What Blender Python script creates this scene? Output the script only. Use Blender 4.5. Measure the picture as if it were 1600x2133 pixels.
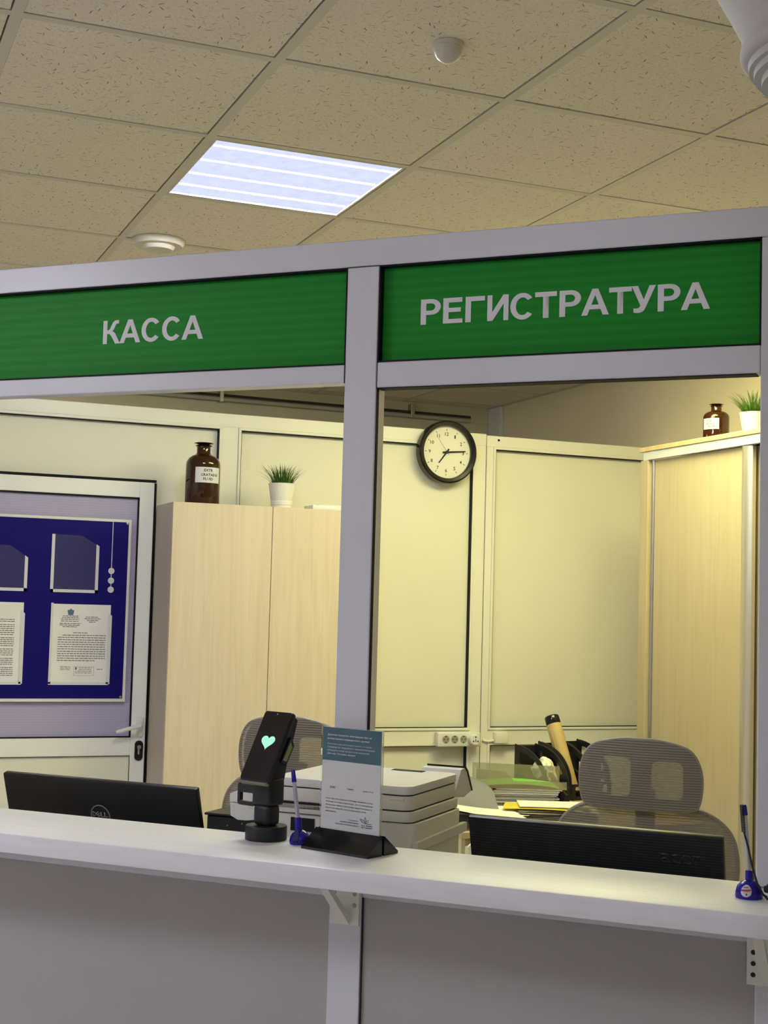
import bpy, bmesh, math, random
from mathutils import Vector, Matrix
for _o in list(bpy.data.objects):
    bpy.data.objects.remove(_o)
random.seed(7)
S = bpy.context.scene
COL = S.collection
H = 1.55                       # eye height; many heights below are given relative to it
PI = math.pi

# ------------------------------------------------------------------ camera
cam_d = bpy.data.cameras.new('camera')
cam_d.sensor_fit = 'HORIZONTAL'
cam_d.sensor_width = 36.0
cam_d.lens = 2936.834 / 1600 * 36.0
cam_d.clip_start = 0.05
cam = bpy.data.objects.new('camera', cam_d)
COL.objects.link(cam)
_y, _p, _r = 0.38422369, 0.06632704, 0.02730893
fw = Vector((math.sin(_y) * math.cos(_p), math.cos(_y) * math.cos(_p), math.sin(_p)))
rt = Vector((math.cos(_y), -math.sin(_y), 0))
upv = rt.cross(fw)
r2 = rt * math.cos(_r) + upv * math.sin(_r)
u2 = -rt * math.sin(_r) + upv * math.cos(_r)
cam.matrix_world = Matrix(((r2.x, u2.x, -fw.x, 0), (r2.y, u2.y, -fw.y, 0), (r2.z, u2.z, -fw.z, H), (0, 0, 0, 1)))
S.camera = cam

# ------------------------------------------------------------------ world and exposure
w = bpy.data.worlds.new('world')
S.world = w
w.use_nodes = True
w.node_tree.nodes['Background'].inputs[0].default_value = (0.75, 0.75, 0.85, 1)
w.node_tree.nodes['Background'].inputs[1].default_value = 0.02
vs = S.view_settings
vs.view_transform = 'Standard'
vs.look = 'None'
vs.exposure = 0.5
vs.gamma = 1.0
vs.use_curve_mapping = False
# lamp strengths (each lamp's own panel gives the light)
OFFICE_TUBES = 275.0
OFFICE_PANEL = (0.66, 0.71, 0.93, 1.0)
WARM_LAMP = 23.0
WARM_COL = (0.98, 0.95, 0.44)
HALL_LAMP = 5.4
HALL_COL = (0.86, 0.86, 1.0)

# ------------------------------------------------------------------ materials
MATS = {}
def mat(name, col, rough=0.5, spec=0.5, metal=0.0, emis=None, estr=0.0, trans=0.0, ior=1.45, alpha=1.0, coat=0.0):
    m = bpy.data.materials.new(name)
    m.use_nodes = True
    b = m.node_tree.nodes['Principled BSDF']
    b.inputs['Base Color'].default_value = (*col[:3], 1)
    b.inputs['Roughness'].default_value = rough
    b.inputs['Specular IOR Level'].default_value = spec
    b.inputs['Metallic'].default_value = metal
    b.inputs['IOR'].default_value = ior
    b.inputs['Transmission Weight'].default_value = trans
    b.inputs['Alpha'].default_value = alpha
    b.inputs['Coat Weight'].default_value = coat
    if emis:
        b.inputs['Emission Color'].default_value = (*emis[:3], 1)
        b.inputs['Emission Strength'].default_value = estr
    MATS[name] = m
    return m
def nt(m):
    t = m.node_tree
    return t, t.nodes, t.links, t.nodes['Principled BSDF']
def coords(m, scale=(1, 1, 1), rot=(0, 0, 0)):
    t, n, l, b = nt(m)
    tc = n.new('ShaderNodeTexCoord')
    mp = n.new('ShaderNodeMapping')
    mp.inputs['Scale'].default_value = scale
    mp.inputs['Rotation'].default_value = rot
    l.new(tc.outputs['Object'], mp.inputs['Vector'])
    return mp.outputs['Vector']
def ramp(m, fac, stops):
    t, n, l, b = nt(m)
    r = n.new('ShaderNodeValToRGB')
    r.color_ramp.elements[0].position = stops[0][0]
    r.color_ramp.elements[0].color = (*stops[0][1], 1)
    r.color_ramp.elements[1].position = stops[-1][0]
    r.color_ramp.elements[1].color = (*stops[-1][1], 1)
    for p, c in stops[1:-1]:
        e = r.color_ramp.elements.new(p)
        e.color = (*c, 1)
    l.new(fac, r.inputs['Fac'])
    return r.outputs['Color']
def noise(m, vec, scale, detail=3, rough=0.5, dist=0.0):
    t, n, l, b = nt(m)
    x = n.new('ShaderNodeTexNoise')
    x.inputs['Scale'].default_value = scale
    x.inputs['Detail'].default_value = detail
    x.inputs['Roughness'].default_value = rough
    x.inputs['Distortion'].default_value = dist
    l.new(vec, x.inputs['Vector'])
    return x.outputs['Fac']
def wave(m, vec, scale, direction='Z', dist=0.0, profile='SIN'):
    t, n, l, b = nt(m)
    x = n.new('ShaderNodeTexWave')
    x.wave_type = 'BANDS'
    x.bands_direction = direction
    x.wave_profile = profile
    x.inputs['Scale'].default_value = scale
    x.inputs['Distortion'].default_value = dist
    l.new(vec, x.inputs['Vector'])
    return x.outputs['Fac']
def bump(m, height, strength=0.2, dist=0.002):
    t, n, l, b = nt(m)
    x = n.new('ShaderNodeBump')
    x.inputs['Strength'].default_value = strength
    x.inputs['Distance'].default_value = dist
    l.new(height, x.inputs['Height'])
    l.new(x.outputs['Normal'], b.inputs['Normal'])
def math_n(m, op, a, bb=None):
    t, n, l, b = nt(m)
    x = n.new('ShaderNodeMath')
    x.operation = op
    for i, v in enumerate((a, bb)):
        if v is None:
            continue
        if isinstance(v, (int, float)):
            x.inputs[i].default_value = v
        else:
            l.new(v, x.inputs[i])
    return x.outputs[0]
def base(m, colour):
    t, n, l, b = nt(m)
    l.new(colour, b.inputs['Base Color'])
def grained(name, c0, c1, c2, rough=0.45, sc=1.0, spec=0.35):
    m = mat(name, c1, rough, spec)
    v = coords(m, (9 * sc, 9 * sc, 0.55 * sc))
    f = noise(m, v, 3.0, 5, 0.62, 0.7)
    v2 = coords(m, (60 * sc, 60 * sc, 1.3 * sc))
    f2 = noise(m, v2, 2.0, 3, 0.5)
    f3 = math_n(m, 'ADD', math_n(m, 'MULTIPLY', f, 0.8), math_n(m, 'MULTIPLY', f2, 0.2))
    base(m, ramp(m, f3, [(0.34, c0), (0.5, c1), (0.66, c2)]))
    return m
def mottled(name, c0, c1, sc=8.0, rough=0.6, spec=0.3, bmp=0.0):
    m = mat(name, c0, rough, spec)
    v = coords(m)
    f = noise(m, v, sc, 4)
    base(m, ramp(m, f, [(0.3, c0), (0.7, c1)]))
    if bmp:
        bump(m, noise(m, v, sc * 30, 2), bmp, 0.0008)
    return m

alu = mottled('white_aluminium', (0.63, 0.635, 0.68), (0.66, 0.665, 0.71), 3.0, 0.30, 0.45)
alu_in = mottled('cream_aluminium', (0.80, 0.79, 0.70), (0.83, 0.82, 0.73), 3.0, 0.33, 0.4)
door_alu = mottled('white_door_profile', (0.86, 0.86, 0.84), (0.88, 0.88, 0.86), 3.0, 0.33, 0.4)
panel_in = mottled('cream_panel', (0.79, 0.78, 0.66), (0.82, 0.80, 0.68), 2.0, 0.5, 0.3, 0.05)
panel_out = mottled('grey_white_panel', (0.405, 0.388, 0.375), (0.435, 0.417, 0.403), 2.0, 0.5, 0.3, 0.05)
gasket = mat('black_gasket', (0.006, 0.006, 0.008), 0.6, 0.2)
seam_dark = mat('dark_seam', (0.05, 0.045, 0.04), 0.8, 0.1)
wall_paint = mottled('beige_wall_paint', (0.56, 0.51, 0.37), (0.61, 0.56, 0.41), 1.5, 0.75, 0.2, 0.08)
wall_right_paint = mottled('warm_wall_paint', (0.70, 0.64, 0.48), (0.75, 0.69, 0.52), 1.5, 0.75, 0.2, 0.08)
hall_paint = mottled('hall_wall_paint', (0.76, 0.76, 0.78), (0.80, 0.80, 0.82), 1.2, 0.8, 0.2)
floor_m = mottled('speckled_floor', (0.72, 0.69, 0.63), (0.78, 0.75, 0.69), 40.0, 0.35, 0.4)
white_plastic = mat('white_plastic', (0.78, 0.77, 0.74), 0.35, 0.5)
grey_screw = mat('grey_metal', (0.45, 0.44, 0.42), 0.3, 0.5, 0.8)
plaster = mottled('shaded_white_plaster', (0.46, 0.44, 0.42), (0.50, 0.48, 0.46), 6.0, 0.7, 0.2)  # white plaster darkened to hold the shade on the column
black_pl = mottled('black_plastic', (0.010, 0.011, 0.013), (0.016, 0.017, 0.020), 30.0, 0.42, 0.4)
black_gloss = mat('black_gloss', (0.008, 0.008, 0.010), 0.16, 0.5)
steel = mat('brushed_steel', (0.55, 0.54, 0.50), 0.28, 0.5, 1.0)
letter_m = mat('sign_letter_white', (0.74, 0.73, 0.76), 0.45, 0.4)
ink = mat('black_ink', (0.03, 0.03, 0.035), 0.6, 0.2)
ink_soft = mat('grey_ink', (0.09, 0.09, 0.10), 0.6, 0.2)
ink_blue = mat('blue_ink', (0.05, 0.09, 0.25), 0.6, 0.2)
paper_w = mottled('white_paper', (0.80, 0.79, 0.78), (0.84, 0.83, 0.82), 12.0, 0.7, 0.2)
paper_b = mottled('office_paper', (0.78, 0.75, 0.62), (0.83, 0.80, 0.68), 12.0, 0.7, 0.2)

# acoustic tile with scattered short fissures and pin holes
def tile_mat():
    m = mat('fissured_ceiling_tile', (0.58, 0.52, 0.42), 0.85, 0.1)
    t, n, l, b = nt(m)
    oi = n.new('ShaderNodeObjectInfo')
    tc = n.new('ShaderNodeTexCoord')
    cm = n.new('ShaderNodeCombineXYZ')
    l.new(math_n(m, 'MULTIPLY', oi.outputs['Random'], 37.0), cm.inputs[0])
    l.new(math_n(m, 'MULTIPLY', oi.outputs['Random'], 91.0), cm.inputs[1])
    av = n.new('ShaderNodeVectorMath')
    av.operation = 'ADD'
    l.new(tc.outputs['Object'], av.inputs[0])
    l.new(cm.outputs[0], av.inputs[1])
    sx = n.new('ShaderNodeSeparateXYZ')
    l.new(av.outputs[0], sx.inputs[0])
    flat = n.new('ShaderNodeCombineXYZ')
    l.new(sx.outputs[0], flat.inputs[0])
    l.new(sx.outputs[1], flat.inputs[1])
    def fiss(scale, la, lb, thr):
        vo = n.new('ShaderNodeTexVoronoi')
        vo.voronoi_dimensions = '2D'
        vo.inputs['Scale'].default_value = scale
        l.new(flat.outputs[0], vo.inputs['Vector'])
        d = n.new('ShaderNodeVectorMath')
        d.operation = 'SUBTRACT'
        l.new(flat.outputs[0], d.inputs[0])
        l.new(vo.outputs['Position'], d.inputs[1])
        sc_ = n.new('ShaderNodeSeparateColor')
        l.new(vo.outputs['Color'], sc_.inputs[0])
        rot = n.new('ShaderNodeVectorRotate')
        rot.rotation_type = 'Z_AXIS'
        l.new(d.outputs[0], rot.inputs['Vector'])
        l.new(math_n(m, 'MULTIPLY', sc_.outputs[0], 6.283), rot.inputs['Angle'])
        s2 = n.new('ShaderNodeSeparateXYZ')
        l.new(rot.outputs[0], s2.inputs[0])
        a = math_n(m, 'POWER', math_n(m, 'ABSOLUTE', math_n(m, 'DIVIDE', s2.outputs[0], la)), 2.0)
        c = math_n(m, 'POWER', math_n(m, 'ABSOLUTE', math_n(m, 'DIVIDE', s2.outputs[1], lb)), 2.0)
        e = math_n(m, 'LESS_THAN', math_n(m, 'ADD', a, c), 1.0)
        k = math_n(m, 'LESS_THAN', sc_.outputs[1], thr)
        return math_n(m, 'MULTIPLY', math_n(m, 'MULTIPLY', e, k), math_n(m, 'ADD', math_n(m, 'MULTIPLY', sc_.outputs[2], 0.7), 0.3))
    f1 = fiss(34.0, 0.0090, 0.0013, 0.5)
    f2 = fiss(60.0, 0.0040, 0.0009, 0.6)
    f3 = fiss(95.0, 0.0014, 0.0011, 0.5)
    tot = math_n(m, 'MAXIMUM', f1, math_n(m, 'MAXIMUM', math_n(m, 'MULTIPLY', f2, 0.7), math_n(m, 'MULTIPLY', f3, 0.55)))
    mx = n.new('ShaderNodeMix')
    mx.data_type = 'RGBA'
    l.new(math_n(m, 'MULTIPLY', tot, .85), mx.inputs[0])
    gr = noise(m, flat.outputs[0], 90.0, 3)
    l.new(ramp(m, gr, [(0.3, (0.735, 0.665, 0.585)), (0.7, (0.795, 0.72, 0.635))]), mx.inputs[6])
    mx.inputs[7].default_value = (0.06, 0.045, 0.03, 1)
    base(m, mx.outputs[2])
    bump(m, math_n(m, 'SUBTRACT', 1.0, tot), 0.3, 0.001)
    return m
tile_m = tile_mat()
bar_m = mat('grid_bar_cream', (0.60, 0.56, 0.50), 0.5, 0.3)

# fluted green sign plate
green_m = mat('green_sign_plate', (0.016, 0.25, 0.028), 0.45, 0.14)
_v = coords(green_m)
_wv = wave(green_m, _v, 16.0, 'Z', 0.4)
base(green_m, ramp(green_m, _wv, [(0.0, (0.013, 0.225, 0.022)), (1.0, (0.017, 0.265, 0.028))]))
bump(green_m, _wv, 0.12, 0.0012)
lilac_m = mat('lilac_fluted_panel', (0.40, 0.37, 0.52), 0.4, 0.4)
_v = coords(lilac_m)
_wv = wave(lilac_m, _v, 30.0, 'Z', 0.6)
base(lilac_m, ramp(lilac_m, _wv, [(0.0, (0.41, 0.38, 0.57)), (1.0, (0.45, 0.42, 0.61))]))
bump(lilac_m, _wv, 0.15, 0.001)
blue_m = mat('navy_board', (0.008, 0.005, 0.15), 0.5, 0.15)
film_m = mat('clear_pocket_film', (0.16, 0.16, 0.30), 0.10, 0.5, alpha=0.16)
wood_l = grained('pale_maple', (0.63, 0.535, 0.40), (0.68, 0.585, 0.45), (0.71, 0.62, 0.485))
wood_shade = grained('shaded_maple', (0.47, 0.41, 0.345), (0.50, 0.44, 0.375), (0.53, 0.47, 0.40))  # darker copy of the maple: shade on the carcass side put into the colour
wood_r = grained('straw_oak', (0.49, 0.41, 0.27), (0.525, 0.445, 0.30), (0.555, 0.475, 0.33), 0.42)
wood_edge = grained('straw_oak_edge', (0.60, 0.46, 0.25), (0.68, 0.53, 0.30), (0.74, 0.60, 0.36), 0.4)
# counter top: white laminate with a faint rippled grain
top_m = mat('white_laminate', (0.70, 0.69, 0.71), 0.40, 0.5)
_v = coords(top_m, (2.2, 26, 26))
_f = noise(top_m, _v, 3.0, 4, 0.55, 0.6)
base(top_m, ramp(top_m, _f, [(0.3, (0.75, 0.75, 0.79)), (0.7, (0.81, 0.81, 0.85))]))
bump(top_m, _f, 0.12, 0.002)
amber_m = mat('amber_glass', (0.055, 0.015, 0.003), 0.04, 0.6, trans=0.40, ior=1.5)
amber_dark = mat('dark_amber_glass', (0.02, 0.010, 0.008), 0.06, 0.6)
liquid_m = mat('brown_shade', (0.035, 0.011, 0.003), 0.3, 0.3)
label_m = mat('pale_label', (0.68, 0.68, 0.72), 0.5, 0.3)
pot_m = mat('white_pot', (0.80, 0.78, 0.72), 0.32, 0.5)
soil_m = mottled('dark_soil', (0.02, 0.018, 0.012), (0.05, 0.04, 0.025), 60, 0.9, 0.1)
grass_m = mat('grass_blade', (0.06, 0.15, 0.02), 0.45, 0.4)
_v = coords(grass_m)
base(grass_m, ramp(grass_m, noise(grass_m, _v, 45.0, 2), [(0.3, (0.025, 0.075, 0.010)), (0.55, (0.06, 0.15, 0.018)), (0.75, (0.15, 0.24, 0.04))]))
# chair mesh: woven ribs, half open
def fabric(name, c, op, sw=.12):
    m = mat(name, c, 0.8, 0.2)
    t, n, l, b = nt(m)
    v = coords(m)
    wv = wave(m, v, 50.0, 'Z')
    base(m, ramp(m, wv, [(0.2, tuple(x * 0.72 for x in c)), (0.8, c)]))
    a = n.new('ShaderNodeMapRange')
    a.inputs[1].default_value = 0.0
    a.inputs[2].default_value = 1.0
    a.inputs[3].default_value = op - sw
    a.inputs[4].default_value = min(1, op + sw)
    l.new(wv, a.inputs[0])
    l.new(a.outputs[0], b.inputs['Alpha'])
    bump(m, wv, 0.4, 0.002)
    return m
mesh_m = fabric('grey_chair_mesh', (0.37, 0.335, 0.285), 0.79)
mesh_back_m = fabric('grey_chair_back_mesh', (0.36, 0.325, 0.275), 0.90, .08)
chair_frame_m = mat('grey_chair_frame', (0.34, 0.31, 0.27), 0.4, 0.4)
chair_back_m = mat('dark_grey_backing', (0.20, 0.18, 0.15), 0.55, 0.3)
print_m = mat('printer_grey_white', (0.70, 0.67, 0.60), 0.42, 0.4)
print_lid = mat('printer_lid_white', (0.72, 0.71, 0.68), 0.38, 0.4)
print_gap = mat('printer_gap', (0.02, 0.02, 0.02), 0.7, 0.2)
navy_pl = mat('navy_plastic', (0.018, 0.010, 0.30), 0.22, 0.5)
clear_pl = mat('clear_plastic', (0.85, 0.85, 0.88), 0.08, 0.5, trans=0.8, ior=1.2)
acryl = mat('clear_acrylic', (0.97, 0.98, 0.98), 0.03, 0.35, trans=0.98, ior=1.12)
teal_m = mottled('teal_print', (0.022, 0.11, 0.155), (0.030, 0.125, 0.175), 9.0, 0.45, 0.4)
screen_m = mat('terminal_screen', (0.012, 0.009, 0.012), 0.14, 0.5)
heart_m = mat('heart_icon_glow', (0.05, 0.3, 0.15), 0.4, 0.3, emis=(0.30, 0.94, 0.47), estr=0.95)
green_clip = mottled('green_strip', (0.14, 0.26, 0.05), (0.24, 0.30, 0.12), 60, 0.4, 0.4)
kraft_m = mottled('kraft_brown', (0.50, 0.36, 0.15), (0.56, 0.41, 0.19), 20, 0.5, 0.3)
smoke_m = mat('smoky_plastic', (0.40, 0.37, 0.22), 0.12, 0.5, alpha=0.45)
lime_m = mat('lime_card', (0.18, 0.48, 0.07), 0.5, 0.3)
grey_tray = mat('grey_tray_plastic', (0.44, 0.44, 0.38), 0.4, 0.4)
yellow_m = mat('yellow_folder', (0.75, 0.60, 0.03), 0.4, 0.4)
violet_m = mat('violet_folder', (0.16, 0.14, 0.32), 0.4, 0.4)
tissue_m = mottled('crumpled_tissue', (0.74, 0.72, 0.60), (0.82, 0.80, 0.70), 30, 0.8, 0.1)
desk_m = grained('desk_laminate', (0.46, 0.36, 0.20), (0.54, 0.43, 0.25), (0.60, 0.49, 0.30), 0.4)
clock_face = mat('clock_face', (0.82, 0.80, 0.70), 0.5, 0.3)
mon_m = mat('monitor_black', (0.010, 0.010, 0.013), 0.38, 0.4)
mon_rib = mat('ribbed_monitor_black', (0.010, 0.010, 0.015), 0.4, 0.4)
_v = coords(mon_rib)
bump(mon_rib, wave(mon_rib, _v, 55.0, 'Z'), 0.35, 0.001)
red_m = mat('red_print', (0.45, 0.05, 0.06), 0.5, 0.3)
grey_logo = mat('grey_logo', (0.24, 0.24, 0.25), 0.3, 0.5)
dim_logo = mat('dim_logo', (0.017, 0.017, 0.022), 0.36, 0.4)
cord_m = mat('dark_cord', (0.02, 0.02, 0.028), 0.4, 0.4)
conduit_m = mat('grey_conduit', (0.42, 0.41, 0.36), 0.4, 0.4)
dark_void = mat('dark_void', (0.02, 0.018, 0.015), 0.95, 0.0)
emblem_m = mat('blue_grey_emblem', (0.12, 0.17, 0.28), 0.5, 0.3)
logo_green = mat('dark_teal_leaf', (0.04, 0.12, 0.12), 0.5, 0.3)
glass_m = mat('tumbler_glass', (0.9, 0.92, 0.9), 0.04, 0.5, trans=0.9, ior=1.25)

# ------------------------------------------------------------------ object helpers
def tag(o, label=None, cat=None, group=None, kind=None):
    if label: o['label'] = label
    if cat: o['category'] = cat
    if group: o['group'] = group
    if kind: o['kind'] = kind
    return o
def thing(name, label, cat, loc=(0, 0, 0), rz=0.0, group=None, kind=None):
    o = bpy.data.objects.new(name, None)
    COL.objects.link(o)
    o.empty_display_size = 0.05
    o.location = loc
    o.rotation_euler = (0, 0, rz)
    return tag(o, label, cat, group, kind)
def link(name, me, m, parent=None, loc=None, rot=None):
    o = bpy.data.objects.new(name, me)
    COL.objects.link(o)
    if m is not None and not me.materials:
        me.materials.append(m)
    if parent is not None:
        o.parent = parent
    if loc: o.location = loc
    if rot: o.rotation_euler = rot
    return o
class MB:
    def __init__(self):
        self.bm = bmesh.new()
    def box(self, x0, x1, y0, y1, z0, z1, bev=0.0, seg=1):
        b2 = bmesh.new()
        bmesh.ops.create_cube(b2, size=1.0)
        sx, sy, sz = abs(x1 - x0), abs(y1 - y0), abs(z1 - z0)
        bmesh.ops.scale(b2, vec=(sx, sy, sz), verts=b2.verts)
        bmesh.ops.translate(b2, vec=((x0 + x1) / 2, (y0 + y1) / 2, (z0 + z1) / 2), verts=b2.verts)
        if bev > 0:
            bmesh.ops.bevel(b2, geom=list(b2.edges), offset=min(bev, sx * .45, sy * .45, sz * .45), segments=seg, affect='EDGES', profile=0.5)
        self._merge(b2)
        return self
    def _merge(self, b2):
        me = bpy.data.meshes.new('tmp')
        b2.to_mesh(me)
        b2.free()
        self.bm.from_mesh(me)
        bpy.data.meshes.remove(me)
    def lathe(self, prof, seg=32, c=(0, 0, 0), axis='Z', close=False):
        rings = []
        for r, z in prof:
            ring = []
            if r < 1e-6:
                ring = [self.bm.verts.new(self._ax(0, 0, z, c, axis))]
            else:
                for i in range(seg):
                    a = 2 * PI * i / seg
                    ring.append(self.bm.verts.new(self._ax(r * math.cos(a), r * math.sin(a), z, c, axis)))
            rings.append(ring)
        for A, B in zip(rings[:-1], rings[1:]):
            if len(A) == 1 and len(B) == 1:
                continue
            for i in range(seg):
                j = (i + 1) % seg
                if len(A) == 1:
                    self.bm.faces.new((A[0], B[i], B[j]))
                elif len(B) == 1:
                    self.bm.faces.new((A[i], A[j], B[0]))
                else:
                    self.bm.faces.new((A[i], A[j], B[j], B[i]))
        if not close:
            for ring, flip in ((rings[0], True), (rings[-1], False)):
                if len(ring) > 2:
                    self.bm.faces.new(ring[::-1] if flip else ring)
        return self
    @staticmethod
    def _ax(x, y, z, c, axis):
        if axis == 'Y':            # lathe axis along y
            return (c[0] + x, c[1] + z, c[2] - y)
        if axis == 'X':
            return (c[0] + z, c[1] + x, c[2] + y)
        return (c[0] + x, c[1] + y, c[2] + z)
    def tube(self, pts, rad, seg=8, cap=True):
        pts = [Vector(p) for p in pts]
        n = len(pts)
        rs = rad if isinstance(rad, (list, tuple)) else [rad] * n
        rings = []
        nrm = None
        for i, p in enumerate(pts):
            d = (pts[min(i + 1, n - 1)] - pts[max(i - 1, 0)]).normalized()
            if nrm is None:
                nrm = d.orthogonal().normalized()
            else:
                nrm = (nrm - d * nrm.dot(d)).normalized()
            bn = d.cross(nrm)
            rings.append([self.bm.verts.new(p + (nrm * math.cos(2 * PI * k / seg) + bn * math.sin(2 * PI * k / seg)) * rs[i]) for k in range(seg)])
        for A, B in zip(rings[:-1], rings[1:]):
            for k in range(seg):
                j = (k + 1) % seg
                self.bm.faces.new((A[k], A[j], B[j], B[k]))
        if cap:
            self.bm.faces.new(rings[0][::-1])
            self.bm.faces.new(rings[-1])
        return self
    def prism(self, poly, axis, a, b):
        """poly in the two other axes, extruded along axis from a to b"""
        def P(u, v, t):
            return {'X': (t, u, v), 'Y': (u, t, v), 'Z': (u, v, t)}[axis]
        A = [self.bm.verts.new(P(u, v, a)) for u, v in poly]
        B = [self.bm.verts.new(P(u, v, b)) for u, v in poly]
        n = len(poly)
        fs = [self.bm.faces.new(A), self.bm.faces.new(B[::-1])]
        for i in range(n):
            j = (i + 1) % n
            fs.append(self.bm.faces.new((A[j], A[i], B[i], B[j])))
        bmesh.ops.recalc_face_normals(self.bm, faces=fs)
        return self
    def quad(self, *ps):
        self.bm.faces.new([self.bm.verts.new(p) for p in ps])
        return self
    def grid(self, f, nu, nv):
        vv = [[self.bm.verts.new(f(i / nu, j / nv)) for j in range(nv + 1)] for i in range(nu + 1)]
        for i in range(nu):
            for j in range(nv):
                self.bm.faces.new((vv[i][j], vv[i + 1][j], vv[i + 1][j + 1], vv[i][j + 1]))
        return self
    def mesh(self, name, smooth=35):
        me = bpy.data.meshes.new(name)
        bmesh.ops.remove_doubles(self.bm, verts=self.bm.verts, dist=1e-6)
        bmesh.ops.recalc_face_normals(self.bm, faces=self.bm.faces)
        self.bm.to_mesh(me)
        self.bm.free()
        if smooth:
            me.shade_smooth()
            me.set_sharp_from_angle(angle=math.radians(smooth))
        return me
    def build(self, name, m, parent=None, loc=None, rot=None, smooth=35):
        return link(name, self.mesh(name, smooth), m, parent, loc, rot)
def bx(name, m, parent, x0, x1, y0, y1, z0, z1, bev=0.0, seg=1):
    return MB().box(x0, x1, y0, y1, z0, z1, bev, seg).build(name, m, parent)
def curve_mesh(cu):
    o = bpy.data.objects.new('tmp', cu)
    COL.objects.link(o)
    dg = bpy.context.evaluated_depsgraph_get()
    me = bpy.data.meshes.new_from_object(o.evaluated_get(dg))
    bpy.data.objects.remove(o)
    bpy.data.curves.remove(cu)
    me.materials.clear()
    return me
def arc(cx, cy, rx, ry, a0, a1, n=14):
    return [(cx + rx * math.cos(math.radians(a0 + (a1 - a0) * i / n)), cy + ry * math.sin(math.radians(a0 + (a1 - a0) * i / n))) for i in range(n + 1)]
T = .212
GLYPH = {
    'Г': (.74, [(0, 0), (0, 1), (.74, 1), (.74, .82), (T, .82), (T, 0)], []),
    'Е': (.755, [(0, 0), (0, 1), (.735, 1), (.735, .82), (T, .82), (T, .605), (.68, .605), (.68, .44), (T, .44), (T, .165), (.755, .165), (.755, 0)], []),
    'Т': (.80, [(.297, 0), (.297, .82), (0, .82), (0, 1), (.80, 1), (.80, .82), (.505, .82), (.505, 0)], []),
    'И': (.80, [(0, 0), (0, 1), (.185, 1), (.185, .33), (.60, 1), (.80, 1), (.80, 0), (.615, 0), (.615, .66), (.20, 0)], []),
    'А': (.985, [(0, 0), (.385, 1), (.595, 1), (.985, 0), (.77, 0), (.685, .225), (.295, .225), (.21, 0)], [[(.36, .395), (.622, .395), (.49, .765)]]),
    'Р': (.78, [(0, 0), (0, 1), (.42, 1)] + arc(.42, .69, .36, .31, 90, -90)[1:] + [(T, .38), (T, 0)],
          [[(T, .835), (T, .545), (.40, .545)] + arc(.40, .69, .165, .145, -90, 90)[1:-1] + [(.40, .835)]]),
    'С': (.88, arc(.455, .5, .455, .515, 38, 322, 26) + [(.645, .27)] + arc(.455, .5, .25, .345, 315, 45, 22) + [(.645, .73)], []),
    'К': (.82, [(0, 0), (0, 1), (.195, 1), (.195, .585), (.26, .585), (.33, .64), (.40, .80), (.47, .93), (.56, .99), (.66, 1.005), (.745, 1.0), (.745, .855), (.69, .86), (.62, .84), (.57, .75), (.52, .63), (.44, .545), (.56, .46), (.82, 0), (.59, 0), (.42, .30), (.33, .405), (.27, .425), (.195, .425), (.195, 0)], []),
    'У': (.84, [(.07, .165), (.10, .16), (.17, .155), (.235, .165), (.285, .205), (.31, .265), (0, 1), (.215, 1), (.425, .475), (.62, 1), (.84, 1), (.50, .20), (.44, .08), (.36, .01), (.25, -.015), (.14, -.01), (.07, .01)], []),
}
GAP = {'default': .12}
def sign_words(txt, m, parent, x0, x1, z0, z1, y):
    pos, x = [], 0.0
    for i, c in enumerate(txt):
        g = .13
        if i:
            pr = txt[i - 1] + c
            g = {'РА': .02, 'АТ': .0, 'ТР': .10, 'ТУ': .0, 'УР': .07, 'КА': -.02, 'АС': .05, 'СС': .085, 'СА': .03, 'СТ': .04, 'ГИ': .10, 'ИС': .07, 'РЕ': .10, 'ЕГ': .11}.get(pr, .08)
            x += g
        pos.append(x)
        x += GLYPH[c][0]
    sx, sz = (x1 - x0) / x, z1 - z0
    for c, p in zip(txt, pos):
        wd, outer, holes = GLYPH[c]
        f = lambda q: (x0 + (p + q[0]) * sx, z0 + q[1] * sz)
        me = upright(shape2d([f(q) for q in outer], [[f(q) for q in h] for h in holes], .0003, 0), y)
        link('letter', me, m, parent)
def bbox(me):
    xs = [v.co.x for v in me.vertices]; ys = [v.co.y for v in me.vertices]
    return min(xs), max(xs), min(ys), max(ys)
def text_mesh(txt, bold=0.0, ext=0.0005, res=2, spacing=1.0):
    cu = bpy.data.curves.new('t', 'FONT')
    cu.body = txt
    cu.size = 1.0
    cu.offset = bold
    cu.extrude = 0.0
    cu.resolution_u = res
    cu.space_character = spacing
    me = curve_mesh(cu)
    return me
def put_text(name, txt, m, parent, x0, x1, z0, z1, y, bold=0.0, res=2, rot=None, face=-1, spacing=1.0, keep=False, thick=0.0004):
    """lettering stood up in the x-z plane, facing -y, fitted to the given box"""
    me = text_mesh(txt, bold, 0, res, spacing)
    a, b, c, d = bbox(me)
    sx = (x1 - x0) / (b - a)
    sz = (z1 - z0) / (d - c)
    if keep:
        sx = sz
    bm = bmesh.new()
    bm.from_mesh(me)
    bpy.data.meshes.remove(me)
    for v in bm.verts:
        v.co = Vector((x0 + (v.co.x - a) * sx, y, z0 + (v.co.y - c) * sz))
    if thick:
        r = bmesh.ops.extrude_face_region(bm, geom=list(bm.faces))
        bmesh.ops.translate(bm, vec=(0, -thick, 0), verts=[e for e in r['geom'] if isinstance(e, bmesh.types.BMVert)])
    me = bpy.data.meshes.new(name)
    bmesh.ops.recalc_face_normals(bm, faces=bm.faces)
    bm.to_mesh(me)
    bm.free()
    return link(name, me, m, parent)
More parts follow.
